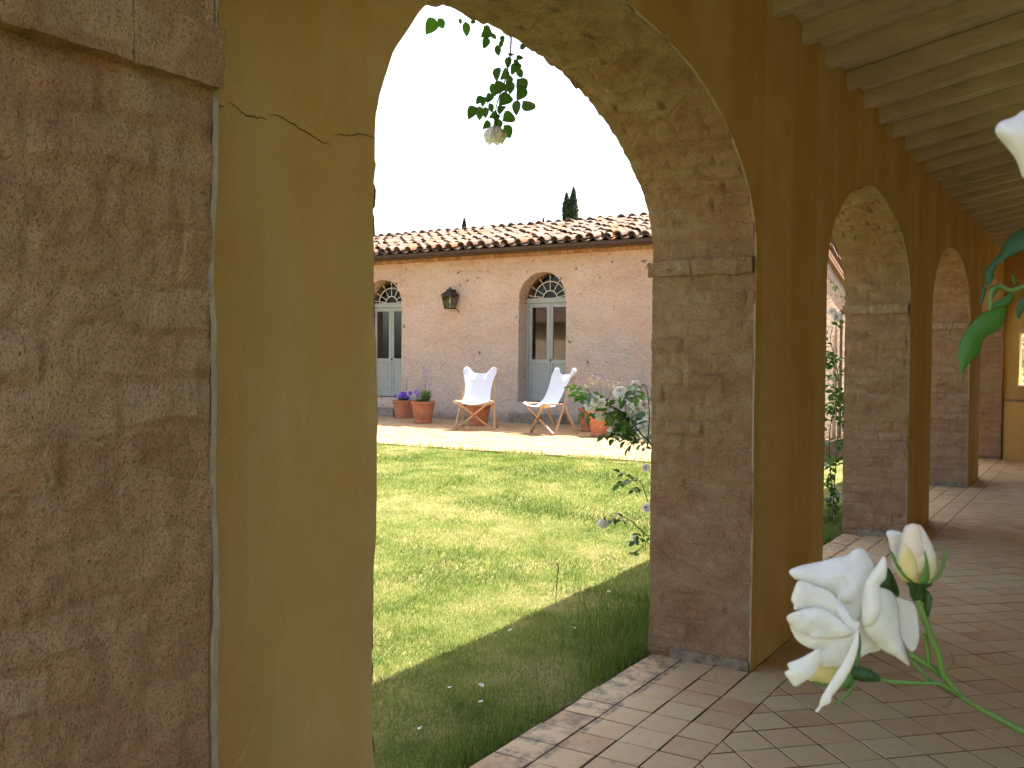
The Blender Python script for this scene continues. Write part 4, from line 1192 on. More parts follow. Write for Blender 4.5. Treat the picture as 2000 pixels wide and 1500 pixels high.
zc = ddx * CAM_F.x + ddy * CAM_F.y; uu = 1000 + 1874.8 * (ddx * CAM_R.x + ddy * CAM_R.y) / np.maximum(zc, .1)
keep = (RNG.uniform(0, 1, n_try) < dens) & ((uu > 640) & (uu < 1330) | ((uu > 1560) & (uu < 1700)) | (RNG.uniform(0, 1, n_try) < .04))
gx, gy, d = gx[keep], gy[keep], d[keep]
gz = lawn_z(gx, gy) - .004
dr = dry(gx, gy)
tint = np.clip(.47 + .62 * dr + RNG.normal(0, .13, len(gx)), 0, 1)
Hh = (.016 + .011 * RNG.uniform(0, 1, len(gx))) * (1 - .35 * np.clip(dr, -.2, .8)) * (1 + .5 * np.clip(vnoise(np.stack([gx, gy, gx * 0], -1), 3.3, 3), 0, 1))
Wd = .0023 * np.clip(d / 4.0, 1, 3.0)
stuff(grass("lawn_grass", gx, gy, gz, Hh, Wd, tint))
# longer unmown grass along the tile edge and around the pier feet
n = 9000
ey = RNG.uniform(2.4, 10, n); ex = -.515 - np.abs(RNG.normal(0, .085, n))
wgt = np.clip(.55 + .6 * vnoise(np.stack([ex * 0, ey, ey * 0], -1), 2.2, 8), .1, 1) * np.where((ey > 4.0) & (ey < 5.6), 1.25, .8)
kk = RNG.uniform(0, 1, n) < wgt; ex, ey = ex[kk], ey[kk]
eh = .04 + .08 * RNG.uniform(0, 1, len(ex)) ** 2 * np.where((ey > 3.7) & (ey < 5.6), 1.9, 1.0)
stuff(grass("edge_grass", ex, ey, lawn_z(ex, ey) - .004, eh, np.full(len(ex), .0036), np.clip(.22 + RNG.normal(0, .1, len(ex)), 0, 1), .5))
n = 1000
ex = RNG.normal(-.80, .16, n); ey = RNG.normal(4.75, .42, n); kk = ex < -.52; ex, ey = ex[kk], ey[kk]
stuff(grass("pier_foot_grass", ex, ey, lawn_z(ex, ey) - .004, RNG.uniform(.05, .20, len(ex)) ** 1.0, np.full(len(ex), .0038), np.clip(.2 + RNG.normal(0, .1, len(ex)), 0, 1), .55))
n = 1200
ex = RNG.uniform(-11, -2.6, n); ey = RNG.uniform(9.62, 9.75, n)
stuff(grass("terrace_edge_grass", ex, ey, np.full(n, .26), RNG.uniform(.05, .13, n), np.full(n, .007), np.clip(.3 + RNG.normal(0, .1, n), 0, 1), .4))
# one seeding stalk in the sun
root = empty("grass_stalk", (-1.368, 4.875, -.03)); tag(root, "single tall seeding grass stalk at the edge of the shade", "plant")
p0 = Vector((-1.368, 4.875, -.02))
mb = MB(); mb.tube([p0, p0 + Vector((.004, 0, .10)), p0 + Vector((.012, .004, .215))], [.0022, .0018, .0012], 5); put(mb.build("stem", [M_PGREEN], None, True), root)
mb = MB()
for k in range(16):
    q = p0 + Vector((.004 + .008 * k / 15, .003 * k / 15, .085 + .145 * k / 15)); dd = Vector((random.uniform(-.4, .4), random.uniform(-.4, .4), 1)).normalized() * .016
    mb.tube([q, q + dd * .5, q + dd], [.001, .0036, .0006], 5, 0, False)
o = mb.build("seed_head", [M_CANE], None, True); put(o, root)

# ------------------------------------------------------------------ roses
def leaflet_mesh(name, fold, droop, mat, wid=.31):
    V = []; Fc = []; n = 7
    for i in range(n):
        t_ = i / (n - 1)
        wd = wid * (math.sin(math.pi * t_ ** .82)) ** .75 * (1 - .12 * t_) if 0 < i < n - 1 else .004
        z = -droop * t_ * t_
        V += [(-wd, t_, z + fold * wd), (0, t_, z), (wd, t_, z + fold * wd)]
    for i in range(n - 1):
        a = 3 * i
        Fc += [(a, a + 1, a + 4, a + 3), (a + 1, a + 2, a + 5, a + 4)]
    mb = MB(); mb.add(V, Fc)
    return mb.mesh(name, [mat], True)
LEAVES = [leaflet_mesh("leaf", f, dd, M_LEAF, wd) for f, dd, wd in ((.45, .10, .31), (.25, .22, .34), (.65, .05, .29))]
LEAVESN = [leaflet_mesh("leaf", f, dd, M_LEAFN, wd) for f, dd, wd in ((.45, .10, .31), (.25, .22, .34))]
def put_leaf(root, base, tip, nrm, young=False, wide=1.0):
    base, tip = Vector(base), Vector(tip); y = tip - base; L = y.length; y.normalize()
    z = Vector(nrm); z = z - y * z.dot(y)
    if z.length < 1e-3: z = y.orthogonal()
    z.normalize(); x = y.cross(z)
    o = link("leaf", random.choice(LEAVESN if young else LEAVES))
    M_ = Matrix((x * L * wide, y * L, z * L)).transposed().to_4x4(); M_.translation = base
    o.parent = root; o.matrix_parent_inverse = Matrix.Translation(-Vector(root.location)); o.matrix_basis = M_
    return o
def rvec(): return Vector((random.gauss(0, 1), random.gauss(0, 1), random.gauss(0, 1))).normalized()
def compound(root, p, d, size=.045, young=False, n=5):
    """rose leaf: a thin stalk with paired leaflets and one at the end"""
    p = Vector(p); d = Vector(d).normalized(); L = size * 1.9
    up = (Vector((0, 0, 1)) + rvec() * .55).normalized(); side = d.cross(up)
    if side.length < .05: side = d.orthogonal()
    side.normalize(); nrm = side.cross(d)
    end = p + d * L + Vector((0, 0, -.12 * L))
    stalks.tube([p, p.lerp(end, .5) + nrm * .004, end], [.0013, .0011, .0008], 4)
    put_leaf(root, end, end + (d + Vector((0, 0, -.25)) + rvec() * .15).normalized() * size * random.uniform(.95, 1.2), nrm + rvec() * .3, young)
    for t_, k in (((.82, 1.0), (.48, .85)) if n >= 5 else ((.75, .95),)):
        for s_ in (-1, 1):
            b = p.lerp(end, t_)
            put_leaf(root, b, b + (side * s_ + d * .45 + Vector((0, 0, -.15)) + rvec() * .2).normalized() * size * k * random.uniform(.85, 1.1), nrm + rvec() * .3, young)
def flower_mesh(name, kind, seed):
    rnd = random.Random(seed); mb = MB(); R = 1.0
    whorls = {'open': [(7, 1.0, 1.32, .0), (6, .78, 1.05, .12), (5, .5, .7, .22)], 'cup': [(6, .95, .85, .0), (5, .85, .55, .05), (5, .65, .30, .1)], 'ball': [(6, 1.0, .0, .0), (5, .9, .0, .0), (5, .75, .0, .0)], 'nod': [(5, 1.0, .62, .0), (5, .92, .42, .02), (4, .75, .24, .05)]}[kind]
    for wi, (n, rad, ang, zo) in enumerate(whorls):
        for k in range(n):
            a0 = 2 * math.pi * (k + .5 * (wi % 2)) / n + rnd.uniform(-.15, .15)
            tilt = ang + rnd.uniform(-.14, .14); wd = rad * .60 * rnd.uniform(.9, 1.1); V = []; m_ = 7; q = 6
            for j in range(q):
                v = j / (q - 1)
                th = tilt * (.45 + .55 * v) + (.35 * v ** 4 if kind != 'nod' else .15 * v ** 4)
                r = rad * v * math.sin(th) + .04; z = zo * .3 + rad * v * math.cos(th)
                if kind == 'ball': r = rad * .66 * math.sin(math.pi * (.06 + .60 * v)); z = 1.05 * rad * v * (1.08 - .15 * wi)
                for i in range(m_):
                    u = -1 + 2 * i / (m_ - 1)
                    wdt = wd * (math.sin(math.pi * (.12 + .70 * v)) ** .8) * u
                    edge = 1 - .10 * u * u * v + .05 * math.sin(4 * u + k) * v
                    cx = r * edge + .10 * (u * u) * -rad * v * (1.2 if kind != 'open' else .3)
                    zz = z * edge + .08 * u * u * rad * (1 if kind == 'open' else .2) + .03 * math.sin(3 * u + 2 * k) * v
                    V.append((cx * math.cos(a0) - wdt * math.sin(a0), cx * math.sin(a0) + wdt * math.cos(a0), zz))
            mb.add(V, [(j * m_ + i, j * m_ + i + 1, (j + 1) * m_ + i + 1, (j + 1) * m_ + i) for j in range(q - 1) for i in range(m_ - 1)])
    return mb.mesh(name, [M_PETAL], True)
FLOWERS = {k: [flower_mesh("rose_flower", k, s_) for s_ in (1, 2)] for k in ('open', 'cup', 'nod', 'ball')}
CENTRE = MB(); CENTRE.lathe([(0, .22), (.10, .20), (.13, .12), (.10, .04)], 10); CENTRE_ME = CENTRE.mesh("stamens", [M_PETALY], True)
CALYX = MB(); CALYX.lathe([(.0, -.34), (.07, -.34), (.11, -.20), (.16, -.06), (.20, .02)], 8)
for k in range(5):
    a = 2 * math.pi * k / 5; CALYX.add([(.16 * math.cos(a - .35), .16 * math.sin(a - .35), -.03), (.16 * math.cos(a + .35), .16 * math.sin(a + .35), -.03), (.60 * math.cos(a), .60 * math.sin(a), -.05)], [(0, 1, 2)])
CALYX_ME = CALYX.mesh("calyx", [M_SEPAL])
def put_flower(root, c, axis, r, kind):
    q = Vector(axis).to_track_quat('Z', 'Y').to_matrix().to_4x4()
    M_ = Matrix.Translation(Vector(c)) @ q @ Matrix.Diagonal((r, r, r, 1))
    o = link("rose_flower", random.choice(FLOWERS[kind])); o.parent = root; o.matrix_parent_inverse = Matrix.Translation(-Vector(root.location)); o.matrix_basis = M_
    for me_ in ((CENTRE_ME, CALYX_ME) if kind == 'open' else (CALYX_ME,)):
        c_ = link(me_.name.split('.')[0], me_, o)
def poly_path(pts, n=6):
    out = []
    pts = [Vector(p) for p in pts]
    for i in range(len(pts) - 1):
        p0, p1, p2, p3 = pts[max(i - 1, 0)], pts[i], pts[i + 1], pts[min(i + 2, len(pts) - 1)]
        for k in range(n):
            t_ = k / n
            out.append(.5 * ((2 * p1) + (p2 - p0) * t_ + (2 * p0 - 5 * p1 + 4 * p2 - p3) * t_ ** 2 + (-p0 + 3 * p1 - 3 * p2 + p3) * t_ ** 3))
    out.append(pts[-1]); return out

# climbing rose at the foot of the second pier
CAMB = (CAM_C - Vector((-.9, 4.9, 1))).normalized()
bush = empty("rose_bush", (-.74, 5.22, -.03)); tag(bush, "white rose bush growing against the outer side of the second pier", "rose bush")
stalks = MB(); canes = MB()
z6 = lambda a, b, x=-.86: px_x(1140 + a / 7.5, 730 + b / 7.5, x)
z1 = lambda a, b, x=-.86: px_x(1100 + a / 3.57, 700 + b / 3.57, x)
b0 = Vector((-.74, 5.22, -.03))
C1 = poly_path([b0, z1(640, 1200, -.72), z1(640, 900, -.72), z6(1010, 1100, -.76), z6(840, 880, -.84), z6(700, 690, -.88), z6(560, 560, -.90), z6(390, 475, -.93), z6(200, 430, -.95), z6(120, 330, -.96), z6(45, 200, -.97)])
C2 = poly_path([b0, z1(640, 1290, -.76), z1(575, 1230, -.84), z1(480, 1140, -.88), z1(410, 1100, -.9), z1(330, 1108, -.93)])
C3 = poly_path([z6(930, 1100, -.8), z6(960, 700, -.80), z6(950, 400, -.80), z6(900, 170, -.82), z6(800, 190, -.84)])
C4 = poly_path([z1(592, 1000, -.78), z1(540, 860, -.83), z1(500, 850, -.86), z1(450, 820, -.88)])
C5 = poly_path([b0, z1(600, 1300, -.8), z1(570, 1330, -.84), z1(540, 1370, -.86)])
C6 = poly_path([z6(760, 790, -.84), z6(600, 800, -.88), z6(480, 830, -.9)])
C7 = poly_path([z6(640, 620, -.88), z6(600, 420, -.88), z6(560, 300, -.88)])
for pth, r0 in ((C1, .006), (C2, .0042), (C3, .0045), (C4, .003), (C5, .003), (C6, .003), (C7, .0025)):
    canes.tube(pth, [r0 * (1 - .7 * i / len(pth)) for i in range(len(pth))], 6)
def leaf_along(root, pth, t0, t1, n, size=.042, young=.25, away=None, nl=5):
    for k in range(n):
        t_ = t0 + (t1 - t0) * (k + random.uniform(.1, .9)) / n
        i = min(int(t_ * (len(pth) - 1)), len(pth) - 2)
        p = pth[i].lerp(pth[i + 1], t_ * (len(pth) - 1) - i)
        d = rvec() * 1.0
        if away is not None: d += Vector(away)
        d.z *= .6
        compound(root, p, d, size * random.uniform(.8, 1.2), random.random() < young, random.choice((3, 5, 5)) if nl == 5 else 3)
out = Vector((-.55, -.55, -.05))
leaf_along(bush, C1, .30, 1.0, 30, .046, .5, out)
leaf_along(bush, C1, .36, .72, 17, .050, .1, out)
leaf_along(bush, C2, .3, .95, 7, .034, .1, out, 3)
leaf_along(bush, C3, .0, 1.0, 11, .048, .4, out)
leaf_along(bush, C4, .1, 1, 5, .038, .2, out)
leaf_along(bush, C5, .3, 1, 4, .042, .05, out)
leaf_along(bush, C6, .0, 1, 8, .045, .2, out)
leaf_along(bush, C7, .0, .8, 4, .045, .5, out)
for (a, b, k, r) in ((540, 270, 'open', .030), (632, 335, 'open', .028), (745, 175, 'cup', .026), (110, 470, 'cup', .028), (185, 380, 'cup', .020), (262, 425, 'cup', .022), (320, 445, 'cup', .020),
                     (265, 560, 'nod', .030), (520, 620, 'cup', .032), (445, 850, 'cup', .034), (560, 735, 'cup', .028), (775, 540, 'cup', .036), (870, 470, 'cup', .03), (880, 775, 'open', .042), (940, 555, 'cup', .032), (935, 930, 'cup', .032)):
    c = z6(a, b, -.93 + random.uniform(-.03, .03))
    ax = CAMB + rvec() * .45 + Vector((0, 0, .25)) if k != 'nod' else Vector((-.1, -.35, -1))
    put_flower(bush, c, ax, r * 1.4, k if k != 'nod' else 'ball')
for (a, b, k, r, ax) in ((288, 1120, 'nod', .036, Vector((-.35, .1, -1))), (515, 1235, 'nod', .024, Vector((-.6, -.4, -.5))), (582, 1040, 'cup', .03, CAMB), (575, 760, 'cup', .026, CAMB)):
    put_flower(bush, z1(a, b, -.92), ax, r * 1.1, k if k != 'nod' else 'ball')
put(canes.build("canes", [M_CANE], None, True), bush); put(stuff(stalks.build("leaf_stalks", [M_STEM])), bush)

# climber in the slit between second and third pier
climb = empty("climbing_rose", (-.78, 8.82, -.03)); tag(climb, "thin climbing rose filling the narrow slit before the third pier", "rose bush")
stalks = MB(); canes = MB()
D1 = poly_path([(-.78, 8.82, -.03), px_x(1623, 960, -.78), px_x(1620, 850, -.78), px_x(1634, 780, -.8), px_x(1638, 740, -.8), px_x(1628, 690, -.82), px_x(1622, 660, -.82), px_x(1634, 610, -.84)])
D2 = poly_path([(-.75, 8.86, -.03), px_x(1630, 940, -.74), px_x(1636, 850, -.74), px_x(1632, 760, -.76), px_x(1642, 700, -.76)])
D3 = poly_path([px_x(1660, 620, -.9), px_x(1640, 570, -.9), px_x(1628, 552, -.9)])
for pth, r0 in ((D1, .006), (D2, .005), (D3, .002)): canes.tube(pth, [r0 * (1 - .6 * i / len(pth)) for i in range(len(pth))], 6)
leaf_along(climb, D1, .12, .95, 34, .068, .1); leaf_along(climb, D2, .15, 1, 26, .068, .1); leaf_along(climb, D3, .2, 1, 4, .045, .5)
put_flower(climb, px_x(1634, 620, -.86), Vector((.4, -.8, .2)), .062, 'cup'); put_flower(climb, px_x(1625, 610, -.84), Vector((.2, -.8, .4)), .045, 'cup'); put_flower(climb, px_x(1626, 968, -.8), Vector((.4, -.8, .3)), .032, 'open')
put(canes.build("canes", [M_CANE], None, True), climb); put(stuff(stalks.build("leaf_stalks", [M_STEM])), climb)

# branch hanging into the first arch from above
hang = empty("hanging_rose_branch", px_x(995, 70, -.78)); tag(hang, "leafy rose branch with one white bloom hanging from the top of the first arch", "rose branch")
z2 = lambda a, b, x=-.76: px_x(700 + a * .3, b * .3, x)
canes = MB(); stalks = MB()
H1 = poly_path([(-.53, 3.60, 2.93), z2(1010, 180, -.70), z2(995, 250, -.74), z2(990, 350), z2(975, 430), z2(950, 540), z2(920, 620), z2(895, 710), z2(900, 790), z2(900, 830)])
canes.tube(H1, [.0042 * (1 - .55 * i / len(H1)) for i in range(len(H1))], 6)
canes.tube(poly_path([z2(1010, 180, -.70), z2(900, 170, -.73), z2(820, 120, -.72), z2(700, 60, -.72)]), .003, 6)
for pts in ([(950, 540), (1000, 620), (1040, 650), (1070, 660)], [(905, 655), (860, 665), (830, 690), (770, 700)], [(895, 710), (925, 760), (940, 790)], [(975, 450), (1010, 500), (1030, 520)], [(520, 85), (525, 110), (508, 120)], [(690, 110), (698, 140)], [(990, 310), (950, 310), (935, 280)], [(1000, 280), (1050, 290)]):
    stalks.tube([z2(a, b, -.765) for a, b in pts], .0011, 4)
LV = [(500, 122, 452, 208), (515, 120, 562, 186), (695, 140, 708, 240), (660, 118, 668, 160), (735, 130, 762, 158), (860, 185, 818, 232), (840, 240, 820, 312), (870, 215, 896, 258), (930, 262, 918, 318), (905, 290, 912, 366),
      (935, 230, 942, 280), (820, 165, 830, 205), (980, 368, 972, 446), (985, 370, 1005, 342), (1028, 392, 1072, 368), (1012, 385, 1040, 430), (1018, 410, 1000, 488), (1035, 405, 1055, 450), (1035, 440, 1066, 510), (912, 438, 900, 530), (968, 448, 925, 520),
      (992, 492, 960, 560), (1000, 530, 985, 614), (955, 555, 990, 600), (1030, 515, 1098, 596), (1080, 560, 1045, 642), (870, 540, 892, 630), (935, 530, 905, 600), (868, 610, 838, 666), (988, 618, 920, 680), (1035, 650, 1022, 748), (1070, 655, 1152, 720),
      (815, 630, 772, 665), (800, 640, 835, 690), (765, 695, 716, 776), (788, 690, 793, 784), (828, 695, 825, 768), (850, 672, 880, 735), (945, 690, 916, 746), (905, 735, 855, 765), (938, 790, 1016, 745), (855, 790, 812, 838), (945, 815, 998, 900), (920, 775, 893, 856), (905, 740, 885, 790), (1055, 285, 1085, 322)]
for k, (a, b, c, d) in enumerate(LV):
    xx = -.76 + random.uniform(-.04, .04)
    put_leaf(hang, z2(a, b, xx), z2(c, d, xx + random.uniform(-.008, .008)), (CAM_C - z2(a, b, xx)).normalized() + rvec() * .35, k < 4, random.uniform(.95, 1.15))
put_flower(hang, z2(892, 822), Vector((-.05, .05, -1)), .060, 'ball')
put(canes.build("canes", [M_CANE], None, True), hang); put(stuff(stalks.build("leaf_stalks", [M_STEM])), hang)

# a little dry litter on the loggia floor
mb = MB(); mb.tube([(-.02, 0, .002), (-.005, .003, .004), (.010, -.002, .003), (.022, .002, .002)], [.0012, .0016, .0014, .0006], 5); me_tw = mb.mesh("twig", [M_CANE])
for (x, y, lb) in ((-.12, 8.02, "dry twig lying at the foot of the third pier"), (1.02, 5.7, "short dry twig on the tiles right of the rose bud"), (.30, 5.15, "dry twig on the tiles beside the second pier's ochre face")):
    o = link("twig", me_tw); o.location = (x, y, .0016); o.rotation_euler = (0, 0, random.uniform(0, 6)); k_ = random.uniform(.9, 1.6); o.scale = (k_, k_, k_)
    tag(o, lb, "twig", "twigs on the loggia floor")
# fallen petals on the grass
PET = MB(); V = []
for j in range(5):
    for i in range(5):
        u, v = -1 + i / 2, j / 4; V.append((u * .5 * math.sin(math.pi * (.15 + .7 * v)), v - .5, .22 * u * u + .16 * (v - .5) ** 2))
PET.add(V, [(j * 5 + i, j * 5 + i + 1, (j + 1) * 5 + i + 1, (j + 1) * 5 + i) for j in range(4) for i in range(4)])
PET_ME = PET.mesh("fallen_petal", [M_PETAL], True)
for (x, y, lb) in ((-1.242, 4.173, "white petal on the shaded lawn just inside the shadow's edge"), (-.981, 4.377, "white petal farthest right on the shaded lawn, short of the pier's long grass"), (-1.001, 3.303, "white petal on the shaded lawn, leftmost of the three lying close together"),
                   (-.904, 3.396, "white petal on the shaded lawn, upper one of a close pair"), (-.802, 3.24, "white petal on the shaded lawn, lower one of a close pair"), (-.822, 2.862, "white petal lowest and nearest on the shaded lawn"), (-1.164, 5.156, "white petal in the shade near the second pier's outer corner")):
    o = link("fallen_petal", PET_ME); o.location = (x, y, float(lawn_z(np.array(x), np.array(y))) + .045); s_ = random.uniform(.018, .026); o.scale = (s_, s_, s_); o.rotation_euler = (random.uniform(-.5, .5), random.uniform(-.5, .5), random.uniform(0, 6))
    tag(o, lb, "petal", "petals fallen on the lawn")

# ------------------------------------------------------------------ the rose close to the lens
def patch(name, poly, D, mats, parent, w0=0.0, bulge=.004, d0=22.0, cup=0.0, ctr=None, tilt=(0, 0), ripple=.0006, step=9.0, thick=.0005, seed=0, curl=0.0):
    """thin curved petal or leaf: outline (photo directions) at its own depth, domed and rippled in depth"""
    P = [Vector(p) for p in poly]
    sm = []
    n = len(P)
    for i in range(n):                                     # rounded outline
        p0, p1, p2, p3 = P[i - 1], P[i], P[(i + 1) % n], P[(i + 2) % n]
        for k in range(4):
            t_ = k / 4
            sm.append(.5 * ((2 * p1) + (p2 - p0) * t_ + (2 * p0 - 5 * p1 + 4 * p2 - p3) * t_ ** 2 + (-p0 + 3 * p1 - 3 * p2 + p3) * t_ ** 3))
    P = sm; n = len(P)
    A = np.array([p[:] for p in P]); B = np.roll(A, -1, 0)
    def inside(q):
        c = False
        for i in range(n):
            (x1, y1), (x2, y2) = A[i], B[i]
            if (y1 > q[1]) != (y2 > q[1]) and q[0] < (x2 - x1) * (q[1] - y1) / (y2 - y1) + x1: c = not c
        return c
    def dist(q):
        ab = B - A; t_ = np.clip(((q - A) * ab).sum(1) / np.maximum((ab ** 2).sum(1), 1e-9), 0, 1)
        return float(np.min(np.linalg.norm(A + ab * t_[:, None] - q, axis=1)))
    pts = [tuple(p) for p in A]
    lo, hi = A.min(0), A.max(0); row = 0; y = lo[1] + step / 2
    while y < hi[1]:
        x = lo[0] + step / 2 + (row % 2) * step / 2
        while x < hi[0]:
            q = np.array((x, y))
            if inside(q) and dist(q) > step * .45: pts.append((x, y))
            x += step
        y += step * .87; row += 1
    ed = [(i, (i + 1) % n) for i in range(n)]
    v2, _, f2, *_ = delaunay_2d_cdt([Vector(p) for p in pts], ed, [tuple(range(n))], 1, 1e-6)
    cen = np.array(ctr) if ctr is not None else A.mean(0)
    V = []
    for p in v2:
        q = np.array(p[:]); dd = dist(q)
        w_ = w0 + bulge * (1 - math.exp(-dd / d0)) + cup * (np.linalg.norm(q - cen) / 100.0) ** 1.5 - curl * math.exp(-dd / 7.0) + tilt[0] * (q[0] - cen[0]) / 100 + tilt[1] * (q[1] - cen[1]) / 100
        w_ += ripple * float(fbm(np.array([[q[0] / 30.0, q[1] / 30.0, seed * 3.1]]), 1.0, seed, 3)[0])
        V.append(px(q[0], q[1], D - w_))
    mb = MB(); mb.add(V, [tuple(f) for f in f2])
    o = mb.build(name, mats, None, True)
    md = o.modifiers.new("sub", 'SUBSURF'); md.levels = 1; md.render_levels = 1
    md = o.modifiers.new("thickness", 'SOLIDIFY'); md.thickness = thick; md.offset = 0
    return o
def kid(o, parent):
    o.parent = parent
    o.matrix_parent_inverse = parent.matrix_world.inverted() if parent.type == 'MESH' else Matrix.Translation(-Vector(parent.location))
    return o
FD = .54
zr_ = lambda L: [(1480 + a / 3.3333, 980 + b / 3.3333) for a, b in L]
rose = empty("rose_spray", px(2040, 1450, FD)); tag(rose, "white rose in bloom with a blush bud beside it, close to the lens", "rose")
heart = (1480 + 625 / 3.3333, 980 + 720 / 3.3333)
# calyx and hip carry the bloom
def P3(a, b, dw=0.0): return px(1480 + a / 3.3333, 980 + b / 3.3333, FD - dw)
mb = MB()
core = P3(600, 900, -.024)
bm_prof = [(0, -.012), (.006, -.010), (.008, -.003), (.007, .004), (.004, .008), (0, .009)]
mb.lathe(bm_prof, 16); bl_me = mb.mesh("bloom", [M_PETALY], True)
bloom = link("bloom", bl_me); bloom.location = core; bloom.rotation_euler = (0.6, -.5, 0); bloom.parent = rose; bloom.matrix_parent_inverse = Matrix.Translation(-Vector(rose.location))
bpy.context.view_layer.update()
PETALS = [
    ("D", [(900, 630), (960, 640), (1015, 662), (1042, 760), (1050, 880), (1032, 950), (995, 975), (940, 900), (880, 760)], dict(w0=-.024, bulge=.003, tilt=(-.006, 0))),
    ("Q", [(300, 560), (480, 520), (700, 560), (880, 640), (900, 800), (800, 900), (640, 1000), (500, 1040), (380, 930), (300, 800)], dict(w0=-.015, bulge=.002, d0=40)),
    ("K", [(640, 1012), (640, 900), (690, 820), (760, 880), (800, 960), (720, 985)], dict(w0=-.016, bulge=.003)),
    ("J", [(330, 1160), (380, 1080), (450, 1040), (600, 1020), (600, 1120), (560, 1190), (480, 1185), (400, 1178)], dict(w0=-.010, bulge=.006, mat='y')),
    ("A", [(205, 462), (222, 438), (300, 412), (400, 392), (500, 366), (575, 352), (620, 318), (660, 304), (705, 322), (742, 372), (768, 440), (740, 540), (700, 640), (680, 664), (560, 655), (480, 580), (380, 545), (275, 512), (240, 500)], dict(w0=-.006, bulge=.009, d0=30, curl=.003, tilt=(0, .010), ripple=.0014)),
    ("N", [(540, 560), (620, 540), (700, 600), (690, 720), (640, 780), (590, 790), (560, 720), (520, 640)], dict(w0=-.010, bulge=.004, d0=26)),
    ("C", [(770, 560), (830, 566), (885, 602), (915, 680), (922, 780), (932, 880), (960, 970), (987, 1064), (960, 1052), (900, 1010), (820, 968), (750, 905), (690, 820), (680, 700), (720, 600)], dict(w0=-.006, bulge=.009, d0=28, curl=.002, tilt=(-.004, 0), ripple=.0012)),
    ("E", [(272, 512), (236, 575), (218, 640), (236, 668), (240, 705), (330, 690), (450, 720), (560, 800), (632, 800), (600, 720), (540, 660), (470, 585), (370, 545)], dict(w0=-.003, bulge=.007, d0=24, curl=.002, tilt=(-.008, 0), ripple=.0012)),
    ("G", [(212, 800), (225, 850), (262, 908), (320, 945), (372, 962), (398, 985), (402, 1040), (425, 1070), (490, 1076), (548, 1060), (590, 985), (640, 860), (560, 850), (420, 870), (300, 830)], dict(w0=-.004, bulge=.010, d0=34, tilt=(0, -.002), ripple=.0010)),
    ("F", [(188, 752), (215, 728), (250, 714), (300, 700), (400, 690), (500, 740), (600, 830), (622, 852), (590, 880), (500, 890), (400, 888), (300, 862), (238, 822), (205, 792)], dict(w0=.003, bulge=.008, d0=24, curl=.002, tilt=(-.008, 0), ripple=.0014)),
    ("B", [(820, 354), (838, 400), (832, 498), (800, 530), (790, 570), (800, 640), (790, 740), (750, 800), (702, 812), (682, 760), (680, 660), (692, 570), (715, 500), (765, 430)], dict(w0=.004, bulge=.007, d0=20, curl=.003, tilt=(.006, 0), ripple=.0012)),
    ("H", [(392, 958), (410, 985), (410, 1040), (350, 1138), (300, 1170), (242, 1202), (205, 1160), (174, 1114), (206, 1092), (196, 1052), (280, 1020)], dict(w0=.004, bulge=.005, d0=16, curl=.002, ripple=.0012)),
    ("I", [(650, 830), (655, 930), (612, 1080), (545, 1190), (486, 1262), (470, 1310), (420, 1332), (392, 1366), (373, 1362), (400, 1330), (412, 1280), (470, 1180), (560, 1040), (600, 960)], dict(w0=.008, bulge=.004, d0=10, curl=.001, tilt=(.004, .002), ripple=.0008)),
    ("L", [(500, 690), (560, 700), (620, 770), (664, 790), (650, 850), (610, 840), (560, 790)], dict(w0=.002, bulge=.004, d0=12)),
]
for k, (nm, poly, kw) in enumerate(PETALS):
    mt = M_PETALY if kw.pop('mat', '') == 'y' else M_PETAL
    kw['bulge'] *= .95; kw['d0'] = kw.get('d0', 22) * 3.2; kw['curl'] = kw.get('curl', 0) * .5; kw['ripple'] = kw.get('ripple', .0008) * 1.3
    kid(patch("petal", zr_(poly), FD, [mt], rose, ctr=heart, seed=k + 1, **kw), bloom)
def green(poly, name, parent, mat=M_SEPAL, **kw):
    return kid(patch(name, zr_(poly), FD, [mat], rose, step=6.0, d0=8, **kw), parent)
green([(540, 1212), (575, 1150), (640, 1050), (648, 900), (662, 850), (672, 930), (660, 1060), (640, 1130), (625, 1180), (590, 1212)], "sepal", bloom, w0=-.003, bulge=.002)
green([(625, 1170), (632, 1190), (600, 1250), (540, 1300), (470, 1338), (530, 1290), (585, 1235)], "sepal", bloom, w0=-.002, bulge=.001)
green([(350, 1170), (410, 1178), (450, 1196), (420, 1202)], "sepal", bloom, w0=-.006, bulge=.001)
green([(790, 552), (832, 500), (845, 425), (890, 500), (918, 580), (912, 618), (860, 585)], "sepal", bloom, w0=-.014, bulge=.002, mat=M_LEAF)
mb = MB(); mb.tube(poly_path([P3(600, 1095, -.010), P3(640, 1112, -.004), P3(690, 1125, 0), P3(740, 1135), P3(790, 1155)]), [.0028] * 6 + [.0042] * 8 + [.0036] * 4 + [.0028] * 4 + [.0018] * 3, 10)
kid(mb.build("rose_hip", [M_LEAF], None, True), rose)
mb = MB(); mb.tube(poly_path([P3(770, 1145), P3(860, 1168), P3(1000, 1178), P3(1110, 1182), P3(1180, 1184), P3(1290, 1245), P3(1400, 1320), P3(1560, 1408), P3(1735, 1500), P3(1950, 1610), P3(2030, 1760), P3(2030, 1760) + Vector((.06, .03, -.35)), Vector((P3(2030, 1760).x + .08, P3(2030, 1760).y + .05, -.06))]), [.0012] * 24 + [.0013] * 6 + [.0021] * 25, 8)
kid(mb.build("stem", [M_STEM], None, True), rose)
mb = MB(); mb.tube(poly_path([P3(1040, 640, .002), P3(1085, 760, .002), P3(1125, 870, .002), P3(1180, 1000, .002), P3(1210, 1130, .001), P3(1320, 1255)]), [.0019] * 14 + [.0017] * 12, 8)
kid(mb.build("bud_stem", [M_STEM], None, True), rose)
